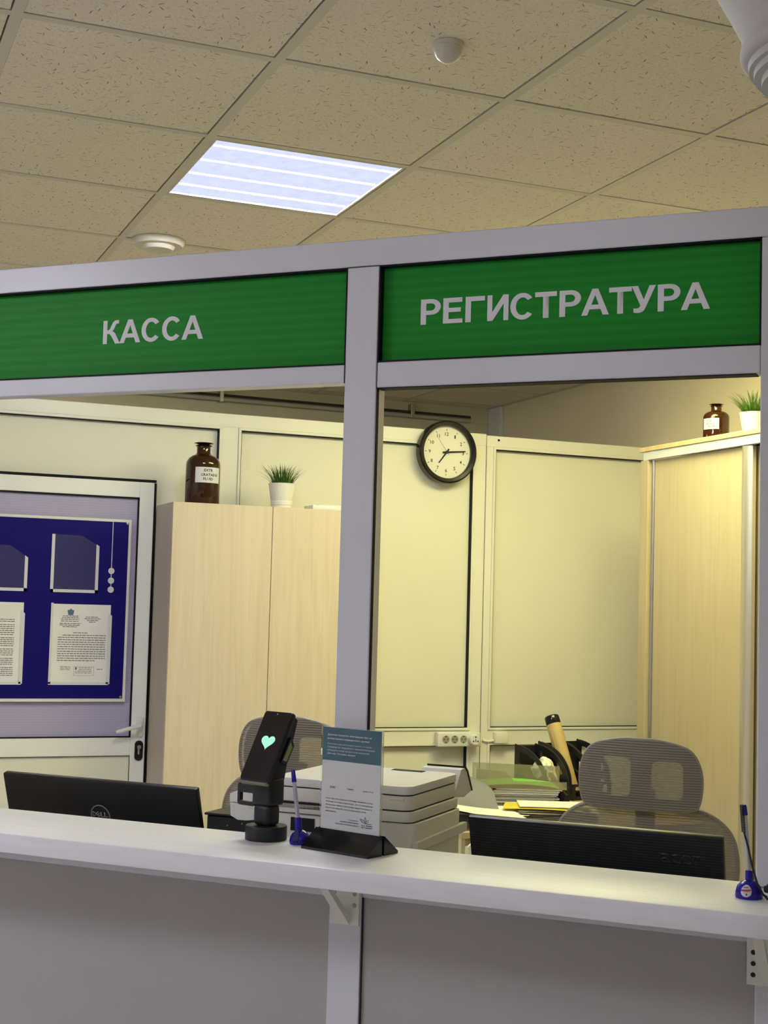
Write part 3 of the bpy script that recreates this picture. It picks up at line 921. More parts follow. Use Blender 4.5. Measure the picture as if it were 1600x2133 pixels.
# ---- bottles and pots on the cupboards
def bottle(label, loc, r, h, rz, lines, lab):
    t = thing('bottle', label, 'bottle', loc, rz, 'brown apothecary bottles')
    k = h / .272
    rn = r * .40
    prof = [(r * .93, 0), (r, .008 * k), (r, .175 * k), (r * .97, .188 * k), (r * .86, .203 * k), (r * .66, .214 * k), (rn * 1.12, .221 * k), (rn, .228 * k), (rn, .253 * k), (rn * 1.18, .257 * k), (rn * 1.25, .259 * k), (rn * 1.05, .262 * k)]
    MB().lathe(prof, 48, (0, 0, 0)).build('glass', amber_m, t)
    core = [(r * .88, .006), (r * .93, .01 * k), (r * .93, .172 * k), (r * .8, .198 * k), (rn * .8, .216 * k), (rn * .8, .25 * k)]
    MB().lathe(core, 32, (0, 0, 0)).build('contents', liquid_m, t)
    st = [(rn * .85, .250 * k), (rn * .9, .2615 * k), (rn * .75, .2645 * k), (rn * 1.35, .2675 * k), (rn * 1.42, .270 * k), (rn * 1.2, .2725 * k), (0, .273 * k)]
    MB().lathe(st, 32, (0, 0, 0)).build('stopper', amber_dark, t)
    a0, a1, z0, z1 = lab
    n = 14
    q = MB()
    rr = r + .0012
    q.grid(lambda u, v: (rr * math.sin(a0 + (a1 - a0) * u), -rr * math.cos(a0 + (a1 - a0) * u), z0 + (z1 - z0) * v), n, 1)
    lb = q.build('label', label_m, t)
    for txt, f0, f1, zz0, zz1 in lines:
        me = text_mesh(txt, 0.022, 0, 1)
        a, b, c, d = bbox(me)
        for v in me.vertices:
            u = (v.co.x - a) / (b - a)
            w_ = (v.co.y - c) / (d - c)
            an = a0 + (a1 - a0) * (f0 + (f1 - f0) * u)
            v.co = ((rr + .0004) * math.sin(an), -(rr + .0004) * math.cos(an), zz0 + (zz1 - zz0) * w_)
        link('label_text', me, ink, lb)
    return t
CTZ = CT
bz = .2715
bottle('big brown stoppered bottle with white label on the maple cupboard', (1.553, 5.95, CTZ), .0745, bz, math.radians(-14), (
    ('EXTR.', .32, .68, .140, .152), ('CRATAEGI', .20, .86, .121, .133), ('FLUID', .30, .68, .103, .115)), (math.radians(-26), math.radians(64), .093, .160))
TZ = zz(.743)
bottle('small brown stoppered bottle on the tambour cupboard', (3.585, 5.07, TZ), .0555, .164, math.radians(-30), (
    ('EXTR.', .25, .62, .083, .089), ('CRATAEGI', .20, .75, .069, .076), ('FLUID', .40, .86, .058, .065)), (math.radians(-72), math.radians(7), .050, .097))
def grass_pot(label, loc, r, h, seed, spread):
    t = thing('potted_grass', label, 'plant', loc, 0, 'potted grass tufts')
    prof = [(r * .74, 0), (r * .755, .006), (r * .76, .010), (r * .742, .012), (r * .775, .018), (r * .785, .020), (r * .768, .022), (r * .80, h * .30), (r * .785, h * .32), (r * .82, h * .38), (r * .97, h * .96), (r, h * .97), (r, h), (r * .95, h), (r * .90, h * .9), (r * .5, h * .88), (0, h * .88)]
    MB().lathe(prof, 48).build('pot', pot_m, t)
    MB().lathe([(r * .92, h * .90), (0, h * .93)], 24, close=True).build('soil', soil_m, t)
    rr = random.Random(seed)
    q = MB()
    for i in range(190):
        a = rr.uniform(0, 2 * PI)
        r0 = r * .75 * math.sqrt(rr.random())
        base_ = Vector((r0 * math.cos(a), r0 * math.sin(a), h * .9))
        out = (.15 + 1.25 * (r0 / (r * .75)) ** 1.4 * rr.uniform(.3, 1.15)) * spread
        L = rr.uniform(.075, .118)
        a2 = a + rr.uniform(-.5, .5)
        d = Vector((math.cos(a2), math.sin(a2), 0))
        side = Vector((-math.sin(a2 + rr.uniform(-.8, .8)), math.cos(a2), 0)).normalized() * rr.uniform(.0016, .0032)
        prev = None
        for s_ in range(5):
            u = s_ / 4
            p = base_ + d * (out * .075 * u ** 1.5 * (L / .1)) + Vector((0, 0, 1)) * L * (u - .30 * out * u * u * .8)
            wv = side * (1 - u) ** .7
            cur = (q.bm.verts.new(p - wv), q.bm.verts.new(p + wv))
            if prev:
                q.bm.faces.new((prev[0], prev[1], cur[1], cur[0]))
            prev = cur
    tag(q.build('grass_blades', grass_m, t, smooth=80), None, None, None, 'stuff')
    return t
grass_pot('grass tuft in white ribbed pot on the maple cupboard beside big bottle', (1.908, 5.93, CTZ), .061, .112, 5, 1.0)
grass_pot('grass tuft in white pot on the tambour cupboard', (3.58, 4.80, TZ), .060, .094, 9, 1.05)
wb = MB()
wb.box(2.03, 2.20, 5.86, 5.98, CT, CT + .022, .004, 2)
wbo = thing('flat_box', 'flat white box lying on the maple cupboard near the mullion', 'box', (0, 0, 0))
wb.build('body', white_plastic, wbo)
bx('lid', paper_w, wbo, 2.07, 2.17, 5.89, 5.95, CT + .022, CT + .026, .001)

# ================================================================== WALL CLOCK
ck = thing('wall_clock', 'round black-rimmed clock hanging on the cream partition', 'clock', (2.790, YB - .006, zz(.7415)), 0)
MB().lathe([(.150, 0), (.152, -.030), (.150, -.042), (.143, -.047), (.129, -.045), (.126, -.040), (.1255, -.022)], 72, (0, 0, 0), 'Y', close=True).build('rim', black_gloss, ck)
MB().lathe([(.127, 0), (.127, -.020), (0, -.020)], 64, (0, 0, 0), 'Y').build('dial', clock_face, ck)
q = MB()
for i in range(12):
    a = 2 * PI * i / 12
    p0 = Vector((math.sin(a) * .103, 0, math.cos(a) * .103))
    p1 = Vector((math.sin(a) * .113, 0, math.cos(a) * .113))
    s_ = Vector((math.cos(a), 0, -math.sin(a))) * .0013
    MB().quad(*[(p.x, -.0206, p.z) for p in (p0 - s_, p0 + s_, p1 + s_, p1 - s_)]).build('hour_mark', ink, ck)
for i in range(1, 13):
    a = 2 * PI * i / 12
    cx_, cz_ = math.sin(a) * .088, math.cos(a) * .088
    hw = .0095 if i >= 10 else .0052
    if i == 11: hw = .0075
    if i == 1: hw = .0034
    put_text('numeral', str(i), ink, ck, cx_ - hw, cx_ + hw, cz_ - .0085, cz_ + .0085, -.0206, .012, 2, thick=0)
def hand(name, ang, L, back, w0, w1, y, m):
    d = Vector((math.sin(ang), 0, math.cos(ang)))
    s_ = Vector((math.cos(ang), 0, -math.sin(ang)))
    A, B = -d * back, d * L
    q = MB()
    pts = [A - s_ * w0, A + s_ * w0, B + s_ * w1, B - s_ * w1]
    q.prism([(p.x, p.z) for p in pts], 'Y', y - .0012, y)
    return q.build(name, m, ck)
hand('hour_hand', math.radians(217), .066, .020, .0042, .0028, -.024, ink)
hand('minute_hand', math.radians(84.5), .098, .022, .0040, .0026, -.027, ink)
hand('second_hand', math.radians(323), .082, .018, .0006, .0004, -.030, ink_soft)
MB().lathe([(.006, -.020), (.006, -.031), (0, -.031)], 16, (0, 0, 0), 'Y').build('hub', ink, ck)

# ================================================================== SOCKETS
sk = thing('socket_strip', 'white three-way socket block on the cream partition rail', 'socket', (2.775, YB, zz(-.623)), 0)
bx('body', white_plastic, sk, 0, .222, -.046, .0, -.034, .034, .006, 3)
for i, x in enumerate((.040, .086, .132)):
    q = MB()
    q.lathe([(.0205, -.0475), (.0205, -.0465), (.0175, -.0463)], 28, (x, 0, 0), 'Y', close=True)
    o = q.build('socket_rim', white_plastic, sk)
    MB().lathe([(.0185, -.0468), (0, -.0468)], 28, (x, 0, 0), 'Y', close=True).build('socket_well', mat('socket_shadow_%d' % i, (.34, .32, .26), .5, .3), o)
    q = MB()
    for dx in (-.0085, .0085):
        q.lathe([(.0028, -.0472), (0, -.0473)], 10, (x + dx, 0, .001), 'Y')
    q.box(x - .003, x + .003, -.0474, -.0470, -.0165, -.0120)
    q.box(x - .003, x + .003, -.0474, -.0470, .0120, .0165)
    q.build('contacts', ink, o)
ad = thing('plug_adapter', 'round white plug adapter fitted at the end of the socket block', 'adapter', (2.955, YB - .046, zz(-.623)), 0)
MB().lathe([(.026, -.0015), (.026, -.030), (.022, -.034), (0, -.034)], 32, (0, 0, 0), 'Y').build('body', white_plastic, ad)
q = MB()
for a in (90, 210, 330):
    q.lathe([(.0040, -.0342), (0, -.0346)], 8, (.013 * math.cos(math.radians(a)), 0, .013 * math.sin(math.radians(a))), 'Y')
q.box(-.0018, .0018, -.0346, -.0340, -.010, .004)
q.build('contacts', ink, ad)
jb = thing('junction_box', 'small cream junction box on the rail beside the socket block', 'junction box', (3.118, YB, zz(-.620)), 0)
bx('body', clock_face, jb, -.034, .034, -.034, 0, -.026, .026, .003, 2)
MB().tube([(-.034, -.012, -.012), (-.055, -.010, -.017), (-.075, -.006, -.016), (-.090, -.004, -.010)], .006, 8).build('cable', alu_in, jb)

# ================================================================== CHAIRS
def lerp_outline(pts, n=6):
    """closed Catmull-Rom through pts"""
    out = []
    N = len(pts)
    P_ = [Vector((a, b, 0)) for a, b in pts]
    for i in range(N):
        p0, p1, p2, p3 = P_[i - 1], P_[i], P_[(i + 1) % N], P_[(i + 2) % N]
        for k_ in range(n):
            t = k_ / n
            v = .5 * ((2 * p1) + (-p0 + p2) * t + (2 * p0 - 5 * p1 + 4 * p2 - p3) * t * t + (-p0 + 3 * p1 - 3 * p2 + p3) * t ** 3)
            out.append((v.x, v.y))
    return out
def chair():
    t = thing('office_chair', '', 'chair', (0, 0, 0), 0, 'mesh office chairs behind the counter')
    # headrest (front at -y), z from eye height
    hz = zz(-.398)
    ho = lerp_outline([(-.147, -.060), (-.150, .010), (-.122, .062), (-.055, .082), (.0, .0845), (.055, .082), (.122, .062), (.150, .010), (.147, -.060), (.120, -.083), (.0, -.086), (-.120, -.083)], 6)
    def curve_y(x): return .55 * x * x
    def bend(me, base_y):
        for v in me.vertices:
            v.co.y += base_y - curve_y(v.co.x)
        me.update()
    me = upright(shape2d([(a, b + hz) for a, b in ho], (), .002, .0), 0)
    me.materials.clear()
    q = MB()
    nn = len(ho)
    # fabric sheet as a curved grid cut to the outline: fan of rings
    rings = []
    for f in (1.0, .82, .6, .35, .12):
        rings.append([(a * f, b * f) for a, b in ho])
    def sheet(rings, y0, z0, bulge, name, m, par):
        qq = MB()
        vr = []
        for k_, rg in enumerate(rings):
            vr.append([qq.bm.verts.new((a, y0 + .55 * a * a - bulge * (1 - (1, .82, .6, .35, .12)[k_] ** 2), b + z0)) for a, b in rg])
        for A, B in zip(vr[:-1], vr[1:]):
            for i in range(len(A)):
                j = (i + 1) % len(A)
                qq.bm.faces.new((A[i], A[j], B[j], B[i]))
        qq.bm.faces.new(vr[-1])
        return qq.build(name, m, par, smooth=80)
    bpy.data.meshes.remove(me)
    hr = thing('headrest', None, None)
    hr.parent = t
    sheet(rings, -.012, hz, .010, 'mesh_cover', mesh_m, hr)
    q = MB()
    q.tube([(a, -.006 + .55 * a * a, b + hz) for a, b in ho] + [(ho[0][0], -.006 + .55 * ho[0][0] ** 2, ho[0][1] + hz)], .0045, 8, False)
    q.build('headrest_frame', chair_frame_m, hr)
    holes = [rrect(-.106, -.024, -.062, .040, .018, 5), rrect(.024, .106, -.062, .034, .018, 5)]
    me = upright(shape2d([(a * .97, b * .97) for a, b in ho], holes, .004, .002), 0)
    for v in me.vertices:
        v.co = (v.co.x, v.co.y + .016 + .55 * v.co.x ** 2, v.co.z + hz)
    link('headrest_backing', me, chair_back_m, hr)
    # backrest
    bz_ = zz(-.74)
    bo = lerp_outline([(-.150, -.245), (-.190, -.12), (-.222, .05), (-.230, .14), (-.212, .205), (-.160, .248), (-.08, .265), (0, .270), (.08, .265), (.160, .248), (.212, .205), (.230, .14), (.222, .05), (.190, -.12), (.150, -.245), (0, -.262)], 5)
    br = thing('backrest', None, None)
    br.parent = t
    rg = [[(a * f, b * f) for a, b in bo] for f in (1.0, .82, .6, .35, .12)]
    sheet(rg, .028, bz_, .0, 'mesh_cover', mesh_back_m, br)
    MB().tube([(a, .034 + .55 * a * a, b + bz_) for a, b in bo] + [(bo[0][0], .034 + .55 * bo[0][0] ** 2, bo[0][1] + bz_)], .006, 8, False).build('backrest_frame', chair_frame_m, br)
    q = MB()
    q.box(-.024, .024, .060, .085, zz(-1.05), zz(-.44), .008, 2)
    q.box(-.16, .16, .055, .075, bz_ - .08, bz_ + .02, .008, 2)
    q.prism([(-.035, bz_ + .02), (.035, bz_ + .02), (.025, bz_ + .20), (-.025, bz_ + .20)], 'Y', .058, .078)
    q.build('spine', chair_back_m, br)
    # seat, arms, pedestal
    bx('seat', mat('seat_grey', (.10, .095, .09), .8, .2), t, -.24, .24, -.44, .03, .44, .50, .025, 3)
    for s_ in (-1, 1):
        q = MB()
        q.tube([(s_ * .25, -.16, .47), (s_ * .275, -.16, .50), (s_ * .275, -.15, .66)], .014, 8)
        q.box(s_ * .275 - .035, s_ * .275 + .035, -.26, -.03, .66, .685, .01, 2)
        q.build('armrest', black_pl, t)
    MB().lathe([(.026, .08), (.026, .27), (.016, .27), (.016, .43), (.08, .43), (.08, .445)], 20, (0, -.2, 0)).build('gas_lift', black_pl, t)
    for k_ in range(5):
        a = 2 * PI * k_ / 5 + .3
        c, s2 = math.cos(a), math.sin(a)
        MB().tube([(c * .02, s2 * .02 - .2, .10), (c * .30, s2 * .30 - .2, .075)], [.022, .014], 8).build('leg', black_pl, t)
        MB().lathe([(.026, -.02), (.028, 0), (.026, .02)], 16, (c * .30, s2 * .30 - .2, .028), 'X').build('caster', black_pl, t)
    return t
def clone(o, parent=None):
    c = o.copy()
    COL.objects.link(c)
    c.parent = parent
    for ch in list(o.children):
        clone(ch, c)
    return c
ch1 = chair()
ch2 = clone(ch1)
for c, s_, n_, rz, lab in ((ch1, -.778, 3.50, R45, 'grey mesh office chair with headrest behind the ribbed monitor'),
                           (ch2, -1.752, 3.50, R45, 'grey mesh office chair behind the payment terminal and printer')):
    c.location = front(s_, n_, 0)
    c.rotation_euler = (0, 0, rz)
    c['label'] = lab

# ================================================================== MONITORS
def monitor(label, s0, s1, ztop, n_top, tilt, hgt, m):
    t = thing('monitor', label, 'monitor', front((s0 + s1) / 2, n_top, 0), R45, 'monitors behind the counter')
    w_ = (s1 - s0) / 2
    body = MB()
    body.box(-w_, w_, 0, .018, -hgt, 0, .004, 2)
    hull = MB()
    hull.box(-w_ * .55, w_ * .55, -.022, .004, -hgt * .92, -hgt * .30, .015, 3)
    rot = (tilt, 0, 0)
    b = body.build('back_shell', m, t, (0, 0, ztop), rot)
    bx('screen', screen_m, b, -w_ + .008, w_ - .008, .0181, .0188, -hgt + .015, -.008)
    z_b = ztop - hgt * math.cos(tilt) * .7
    y_b = hgt * math.sin(tilt) * .7
    q = MB()
    q.box(-.035, .035, y_b - .005, y_b + .022, DZ + .012, z_b, .004)
    q.build('stand_neck', black_pl, t)
    q = MB()
    q.box(-.11, .11, y_b - .10, y_b + .10, DZ, DZ + .014, .005, 2)
    q.build('stand_base', black_pl, t)
    return t, b
t, b = monitor('plain black monitor with round logo, behind the counter below the office door', -2.203, -1.659, zz(-.433), 2.85, math.radians(17), .325, mon_m)
lx, lz = -.0005, -.088
q = MB()
pts = [(lx + .0260 * math.cos(2 * PI * i / 40), -.0006, lz + .0260 * math.sin(2 * PI * i / 40)) for i in range(41)]
q.tube(pts, .0014, 6, False)
q.build('logo_ring', grey_logo, b)
for i, (chx, r_) in enumerate((('D', 0), ('E', math.radians(38)), ('L', 0), ('L', 0))):
    o = put_text('logo_letter', chx, grey_logo, b, -.0048, .0048, -.006, .006, 0, .02, 2)
    o.location = (lx + (-.0172, -.0055, .0055, .0155)[i], -.0004, lz + .003)
    o.rotation_euler = (0, r_ * -1, 0)
t, b = monitor('black monitor with finely ribbed back, in front of the headrest chair', -.963, -.450, zz(-.4235), 2.75, math.radians(17), .31, mon_rib)
put_text('logo', 'acer', dim_logo, b, .135, .215, -.062, -.040, -.0003, .02, 3)

# ================================================================== PRINTER
pr_ = thing('printer', 'boxy off-white laser printer with raised scanner lid behind the counter', 'printer', front(0, 0, 0), R45)
PN0, PN1 = 2.755, 3.05
PSR, PSL = -1.093, -1.415
zl = zz(-.375)
def slab(name, s0, s1, n0, n1, z0, z1, r, m, par=None):
    me = shape2d(rrect(s0, s1, n0, n1, r, 6), (), (z1 - z0) / 2 - .002, .002, 1)
    for v in me.vertices:
        v.co.z += (z0 + z1) / 2
    return link(name, me, m, par or pr_)
slab('scanner_lid', PSL, PSR, PN0, PN1, zl - .018, zl, .024, print_lid)
slab('scanner_body', PSL + .001, PSR - .001, PN0 + .001, PN1 - .001, zl - .050, zl - .0205, .023, print_m)
slab('gap', PSL + .003, PSR - .003, PN0 + .003, PN1 - .003, zl - .055, zl - .016, .022, print_gap)
slab('middle_band', PSL - .07, PSR + .004, PN0 - .002, PN1 + .002, zl - .074, zl - .0525, .024, print_m)
slab('lower_body', PSL - .03, PSR + .010, PN0 + .006, PN1 - .006, DZ + .02, zl - .0765, .018, print_m)
slab('gap', PSL - .02, PSR, PN0 + .010, PN1 - .010, zl - .085, zl - .070, .02, print_gap)
# document feeder hump on the lid, towards the cash side
q = MB()
q.prism([(PSL - .10, zl - .062), (PSL - .10, zl - .044), (PSL - .085, zl - .038), (PSL - .02, zl - .038), (PSL - .02, zl - .062)], 'Y', PN0 - .004, PN1 - .05)
q.build('feeder_tray', print_lid, pr_)
q = MB()
q.prism([(PSL - .098, zl - .092), (PSL - .10, zl - .064), (PSL + .0, zl - .064), (PSL + .0, zl - .092), (PSL - .06, zl - .100), (PSL - .08, zl - .100)], 'Y', PN0 - .002, PN1 - .04)
q.build('output_tray', print_lid, pr_)
bx('output_slot', print_gap, pr_, PSL - .01, PSL + .16, PN0 - .004, PN0 + .02, zl - .064, zl - .050)
bx('lid_button', print_m, pr_, PSR - .045, PSR - .012, PN0 - .003, PN0 + .01, zl - .030, zl - .022, .002)
bx('lid_slot', print_gap, pr_, PSR - .15, PSR - .075, PN1 - .035, PN1 - .012, zl - .001, zl + .0012)
# tilted control panel beyond the lid
q = MB()
q.prism([(PN1 - .02, zl - .052), (PN1 + .055, zl - .060), (PN1 + .105, zl - .050), (PN1 + .070, zl - .004), (PN1 + .055, zl + .006), (PN1 + .030, zl + .004), (PN1 + .004, zl - .03)], 'X', PSR - .100, PSR - .004)
q.build('control_panel', print_lid, pr_)
q = MB()
q.prism([(PN1 + .1065, zl - .051), (PN1 + .0715, zl - .003), (PN1 + .056, zl + .0075), (PN1 + .058, zl + .010), (PN1 + .075, zl - .001), (PN1 + .1105, zl - .051)], 'X', PSR - .098, PSR - .002)
q.build('panel_edge', black_gloss, pr_)
# lower shelf rib on the side and port cover
q = MB()
q.prism([(PN0 + .004, zl - .131), (PN0 + .004, zl - .113), (PN1 + .012, zl - .109), (PN1 + .012, zl - .129)], 'X', PSR + .008, PSR + .020)
q.build('side_rib', print_lid, pr_)
q = MB()
bx('paper_slot', print_gap, pr_, -1.368, -1.312, PN0 + .002, PN0 + .012, zl - .112, zl - .084)
zq = zl - .086
for a in ((PSR - .037, PSR - .0355, zq - .03, zq), (PSR - .016, PSR - .0145, zq - .03, zq), (PSR - .037, PSR - .0145, zq - .0012, zq)):
    q.box(a[0], a[1], PN0 + .0045, PN0 + .0065, a[2], a[3])
q.build('port_cover_seam', print_gap, pr_)
q = MB()
q.box(PSL - .028, PSR + .008, PN0 + .01, PN1 - .01, DZ, DZ + .022)
q.build('base_foot', print_gap, pr_)

# ---- black till drawer left of it
td = thing('cash_drawer', 'black metal cash drawer beside the printer behind the counter', 'cash drawer', front(0, 0, 0), R45)
bx('body', black_pl, td, -1.645, -1.475, 2.88, 3.16, DZ, zz(-.492), .003)
bx('lid', black_pl, td, -1.650, -1.472, 2.875, 3.165, zz(-.492), zz(-.4865), .002)
for s_, z in ((-1.590, -.512), (-1.552, -.505)):
    MB().lathe([(.0022, 0), (.0012, -.002), (0, -.002)], 8, (s_, 2.88, zz(z)), 'Y').build('rivet', steel, td)

# ================================================================== PAYMENT TERMINAL
ZC = zz(-.480)
pt = thing('payment_terminal', 'black card payment terminal with glowing green heart on round stand', 'terminal', front(-1.3385, 2.587, ZC), math.radians(-59))
MB().lathe([(.041, 0), (.0425, .002), (.0425, .0265), (.0415, .0285), (0, .0285)], 56).build('base', black_pl, pt)
q = MB()
q.box(-.0225, .0225, -.019, .019, .028, .072, .010, 4)
q.box(-.0255, .0255, -.020, .026, .069, .125, .007, 3)
q.prism([(-.014, .12), (.026, .12), (.040, .185), (.010, .185)], 'X', -.022, .022)
q.build('pole', black_pl, pt)
# open loop on the side of the stand
ring_o = rrect(-.066, -.020, .066, .110, .006, 4)
ring_i = rrect(-.0605, -.024, .0725, .092, .003, 4)
me = upright(shape2d(ring_o, [ring_i], .004, .001), -.012)
link('side_loop', me, black_pl, pt)
tilt = math.radians(-29)
hs = bx('handset', black_pl, pt, -.0385, .0385, -.006, .007, -.078, .078, .006, 3)
hs.location = (.0085, -.012, .187)
hs.rotation_euler = (tilt, 0, 0)
me = upright(shape2d(rrect(-.0365, .0365, -.074, .076, .006, 5), (), .0004, .0), -.0063)
link('screen', me, screen_m, hs)
hp_ = []
for i in range(60):
    a = 2 * PI * i / 60
    hx = 16 * math.sin(a) ** 3
    hy = 13 * math.cos(a) - 5 * math.cos(2 * a) - 2 * math.cos(3 * a) - math.cos(4 * a)
    hp_.append((hx / 16 * .0175, hy / 16 * .0165 + .009))
link('heart_icon', upright(shape2d(hp_, (), .0002, 0), -.0070), heart_m, hs)
MB().lathe([(.0016, -.0068), (0, -.0070)], 12, (-.002, 0, .071), 'Y').build('camera_dot', grey_logo, hs)
q = MB()
q.prism([(.006, -.06), (.022, -.052), (.024, .03), (.016, .07), (.006, .072)], 'X', -.036, .036)
q.build('battery_back', black_pl, hs)
q = MB()
q.prism([(.008, -.026), (.026, -.024), (.028, .020), (.010, .030)], 'X', .036, .041)
cl = q.build('side_module', black_gloss, hs)
q = MB()
q.prism([(.0115, -.020), (.022, -.018), (.0235, .014), (.0125, .022)], 'X', .0405, .0418)
q.build('green_strip', green_clip, cl)
bx('handset_chin', chair_back_m, hs, -.036, .036, -.0045, .0065, -.0815, -.0755, .002)

# ================================================================== PEN HOLDERS AND PENS
p1 = thing('pen_holder', 'small navy pen holder between payment terminal and card stand', 'pen holder', front(-1.2555, 2.575, ZC), R45)
MB().lathe([(.020, 0), (.0215, .003), (.0205, .012), (.016, .021), (.008, .027), (0, .028)], 32).build('base', navy_pl, p1)
q = MB()
q.tube([(-.001, -.004, .018), (-.0045, -.004, .052)], [.0075, .0066], 16)
q.build('tube', navy_pl, p1)
me = upright(shape2d(lerp_outline([(-.006, .006), (.004, .005), (.006, .014), (.003, .028), (-.002, .032), (-.005, .026), (-.008, .014)], 4), (), .0008, .0), -.0218)
for v in me.vertices:
    v.co.y += .35 * max(0, v.co.z - .008)
link('slot', me, mat('navy_shadow', (.006, .004, .09), .4, .3), p1)
pen1 = thing('pen', 'slim clear ballpoint pen with navy cap standing in the small holder', 'pen', front(-1.2555, 2.575, ZC), R45, 'counter pens')
A, B = Vector((-.0045, -.004, .0525)), Vector((-.0185, -.004, .146))
def pl(u): return tuple(A + (B - A) * u)
MB().tube([pl(0), pl(.80)], .0042, 12).build('barrel', mat('pen_barrel', (.62, .62, .68), .2, .5, trans=.35, ior=1.3), pen1)
MB().tube([pl(.02), pl(.5)], .0014, 8).build('refill', ink_blue, pen1)
MB().tube([pl(.74), pl(.98), pl(1.0)], [.0052, .0040, .003], 14).build('cap', navy_pl, pen1)
p2 = thing('pen_holder', 'domed navy pen holder with oval sticker beside the round column', 'pen holder', front(-.3645, 2.500, ZC), R45)
MB().lathe([(.0225, 0), (.0235, .003), (.0228, .010), (.0195, .020), (.0125, .0275), (.006, .030), (0, .030)], 40).build('base', navy_pl, p2)
MB().tube([(0, 0, .026), (-.0005, 0, .046)], [.0066, .0060], 16).build('tube', navy_pl, p2)
q = MB()
def stick(u, v, rr=.0004):
    # oval patch lying on the dome, on its viewer side
    a = math.radians(-4) + u
    z = .0145 + v
    prof = [(.0235, .003), (.0228, .010), (.0195, .020), (.0125, .0275)]
    for (r0, z0), (r1, z1_) in zip(prof[:-1], prof[1:]):
        if z <= z1_:
            break
    r = r0 + (r1 - r0) * (z - z0) / (z1_ - z0) + rr + .0004
    return (r * math.sin(a), -r * math.cos(a), z)
n = 28
ringv = [q.bm.verts.new(stick(.42 * math.cos(2 * PI * i / n), .0098 * math.sin(2 * PI * i / n))) for i in range(n)]
mid = [q.bm.verts.new(stick(.21 * math.cos(2 * PI * i / n), .0049 * math.sin(2 * PI * i / n), .0008)) for i in range(n)]
for i in range(n):
    q.bm.faces.new((ringv[i], ringv[(i + 1) % n], mid[(i + 1) % n], mid[i]))
q.bm.faces.new(mid)
sto = q.build('sticker', label_m, p2, smooth=80)
q = MB()
q.quad(stick(-.36, -.0008, .0024), stick(0, .0001, .0034), stick(0, .0028, .0034), stick(-.36, .0019, .0024))
q.quad(stick(0, .0001, .0034), stick(.36, .0010, .0024), stick(.36, .0037, .0024), stick(0, .0028, .0034))
q.build('sticker_stripe', red_m, sto)
q = MB()
q.quad(stick(-.22, .0052, .0026), stick(.18, .0060, .0026), stick(.18, .0070, .0026), stick(-.22, .0062, .0026))
q.quad(stick(.00, -.0066, .0024), stick(.10, -.0066, .0024), stick(.10, -.0034, .0028), stick(.00, -.0034, .0028))
q.build('sticker_print', ink_soft, sto)
pen2 = thing('pen', 'tethered clear pen with navy cap and coiled cord by the round column', 'pen', front(-.3645, 2.500, ZC), R45, 'counter pens')
A, B = Vector((-.0005, 0, .0465)), Vector((-.0095, 0, .156))
MB().tube([pl(0), pl(.86)], .0040, 12).build('barrel', mat('pen_barrel_2', (.66, .66, .66), .2, .5, trans=.35, ior=1.3), pen2)
MB().tube([pl(0), pl(.5)], .0014, 8).build('refill', cord_m, pen2)
MB().tube([pl(.84), pl(.97), pl(1.0)], [.0050, .0042, .003], 14).build('cap', navy_pl, pen2)
hel = []
for i in range(220):
    u = i / 219
    c = A + (B - A) * (1.0 - .42 * u) + Vector((-.0035, -.003, 0))
    rr = .0034
    hel.append(c + Vector((rr * math.cos(i * .75), rr * math.sin(i * .75), 0)))
q = MB()
q.tube(hel, .0007, 5)
s0 = A + (B - A) * .58 + Vector((-.003, -.004, 0))
q.tube([s0, Vector((-.001, -.006, .085)), Vector((.006, -.008, .055)), Vector((.016, -.016, .028)), Vector((.026, -.015, .010)), Vector((.031, -.008, .006))], [.0016, .0018, .0018, .0018, .0018, .0018], 8)
q.build('coiled_cord', cord_m, pen2)
q = MB()
q.box(.0255, .036, -.012, .004, .012, .026, .004, 2)
q.tube([(.026, -.013, .010), (.034, -.015, .0025)], .0022, 6)
q.build('cord_clip', cord_m, pen2)

# ================================================================== CARD STAND
cs = thing('card_stand', 'clear leaflet stand with black wedge base and teal headed card', 'card stand', front(-1.1385, 2.556, ZC), R45 + math.radians(-14.6))
q = MB()
q.prism([(-.048, 0), (-.048, .005), (-.0045, .037), (-.0035, .037), (-.0035, .0)], 'X', -.083, .083)
q.prism([(.048, 0), (.048, .005), (.0045, .037), (.0035, .037), (.0035, 0)], 'X', -.083, .083)
q.build('wedge_base', black_gloss, cs)
q = MB()
q.box(-.075, .075, -.0030, -.0018, .004, .238)
q.box(-.075, .075, .0018, .0030, .004, .238)
q.box(-.0762, -.0748, -.0030, .0030, .004, .238)
q.box(.0748, .0762, -.0030, .0030, .004, .238)
q.build('acrylic_sleeve', acryl, cs)
bx('card', paper_w, cs, -.0735, .0735, -.0012, .0012, .030, .236)
cd = cs.children[-1]
bx('teal_header', teal_m, cd, -.0735, .0735, -.00145, -.0012, .171, .236)
def line(txt, x0, x1, z, h, m, bold=0.0):
    tag(put_text('print', txt, m, cd, x0, x1, z, z + h, -.0016, bold + .014, 1, thick=0), kind='stuff')
L0 = -.0615
line('Дорогие пациенты, благодарим Вас за', L0, .049, .2190, .0045, paper_w, .012)
line('выбор нашего медицинского центра!', L0, .044, .2115, .0045, paper_w, .012)
line('Помогите другим людям узнать о наших', L0, .051, .2015, .0038, label_m)
line('специалистах: поделитесь с ними впечатлением,', L0, .059, .1950, .0038, label_m)
line('напишите отзыв на одном из ресурсов.', L0, .045, .1885, .0038, label_m)
line('Для нас это очень важно!', L0, .010, .1825, .0040, paper_w, .012)
line('2ГИС', -.052, -.038, .1165, .0045, ink, .01)
line('Сервис', -.008, .008, .1165, .0040, ink)
line('яндекс ПРОД', .031, .057, .1165, .0030, ink_soft)
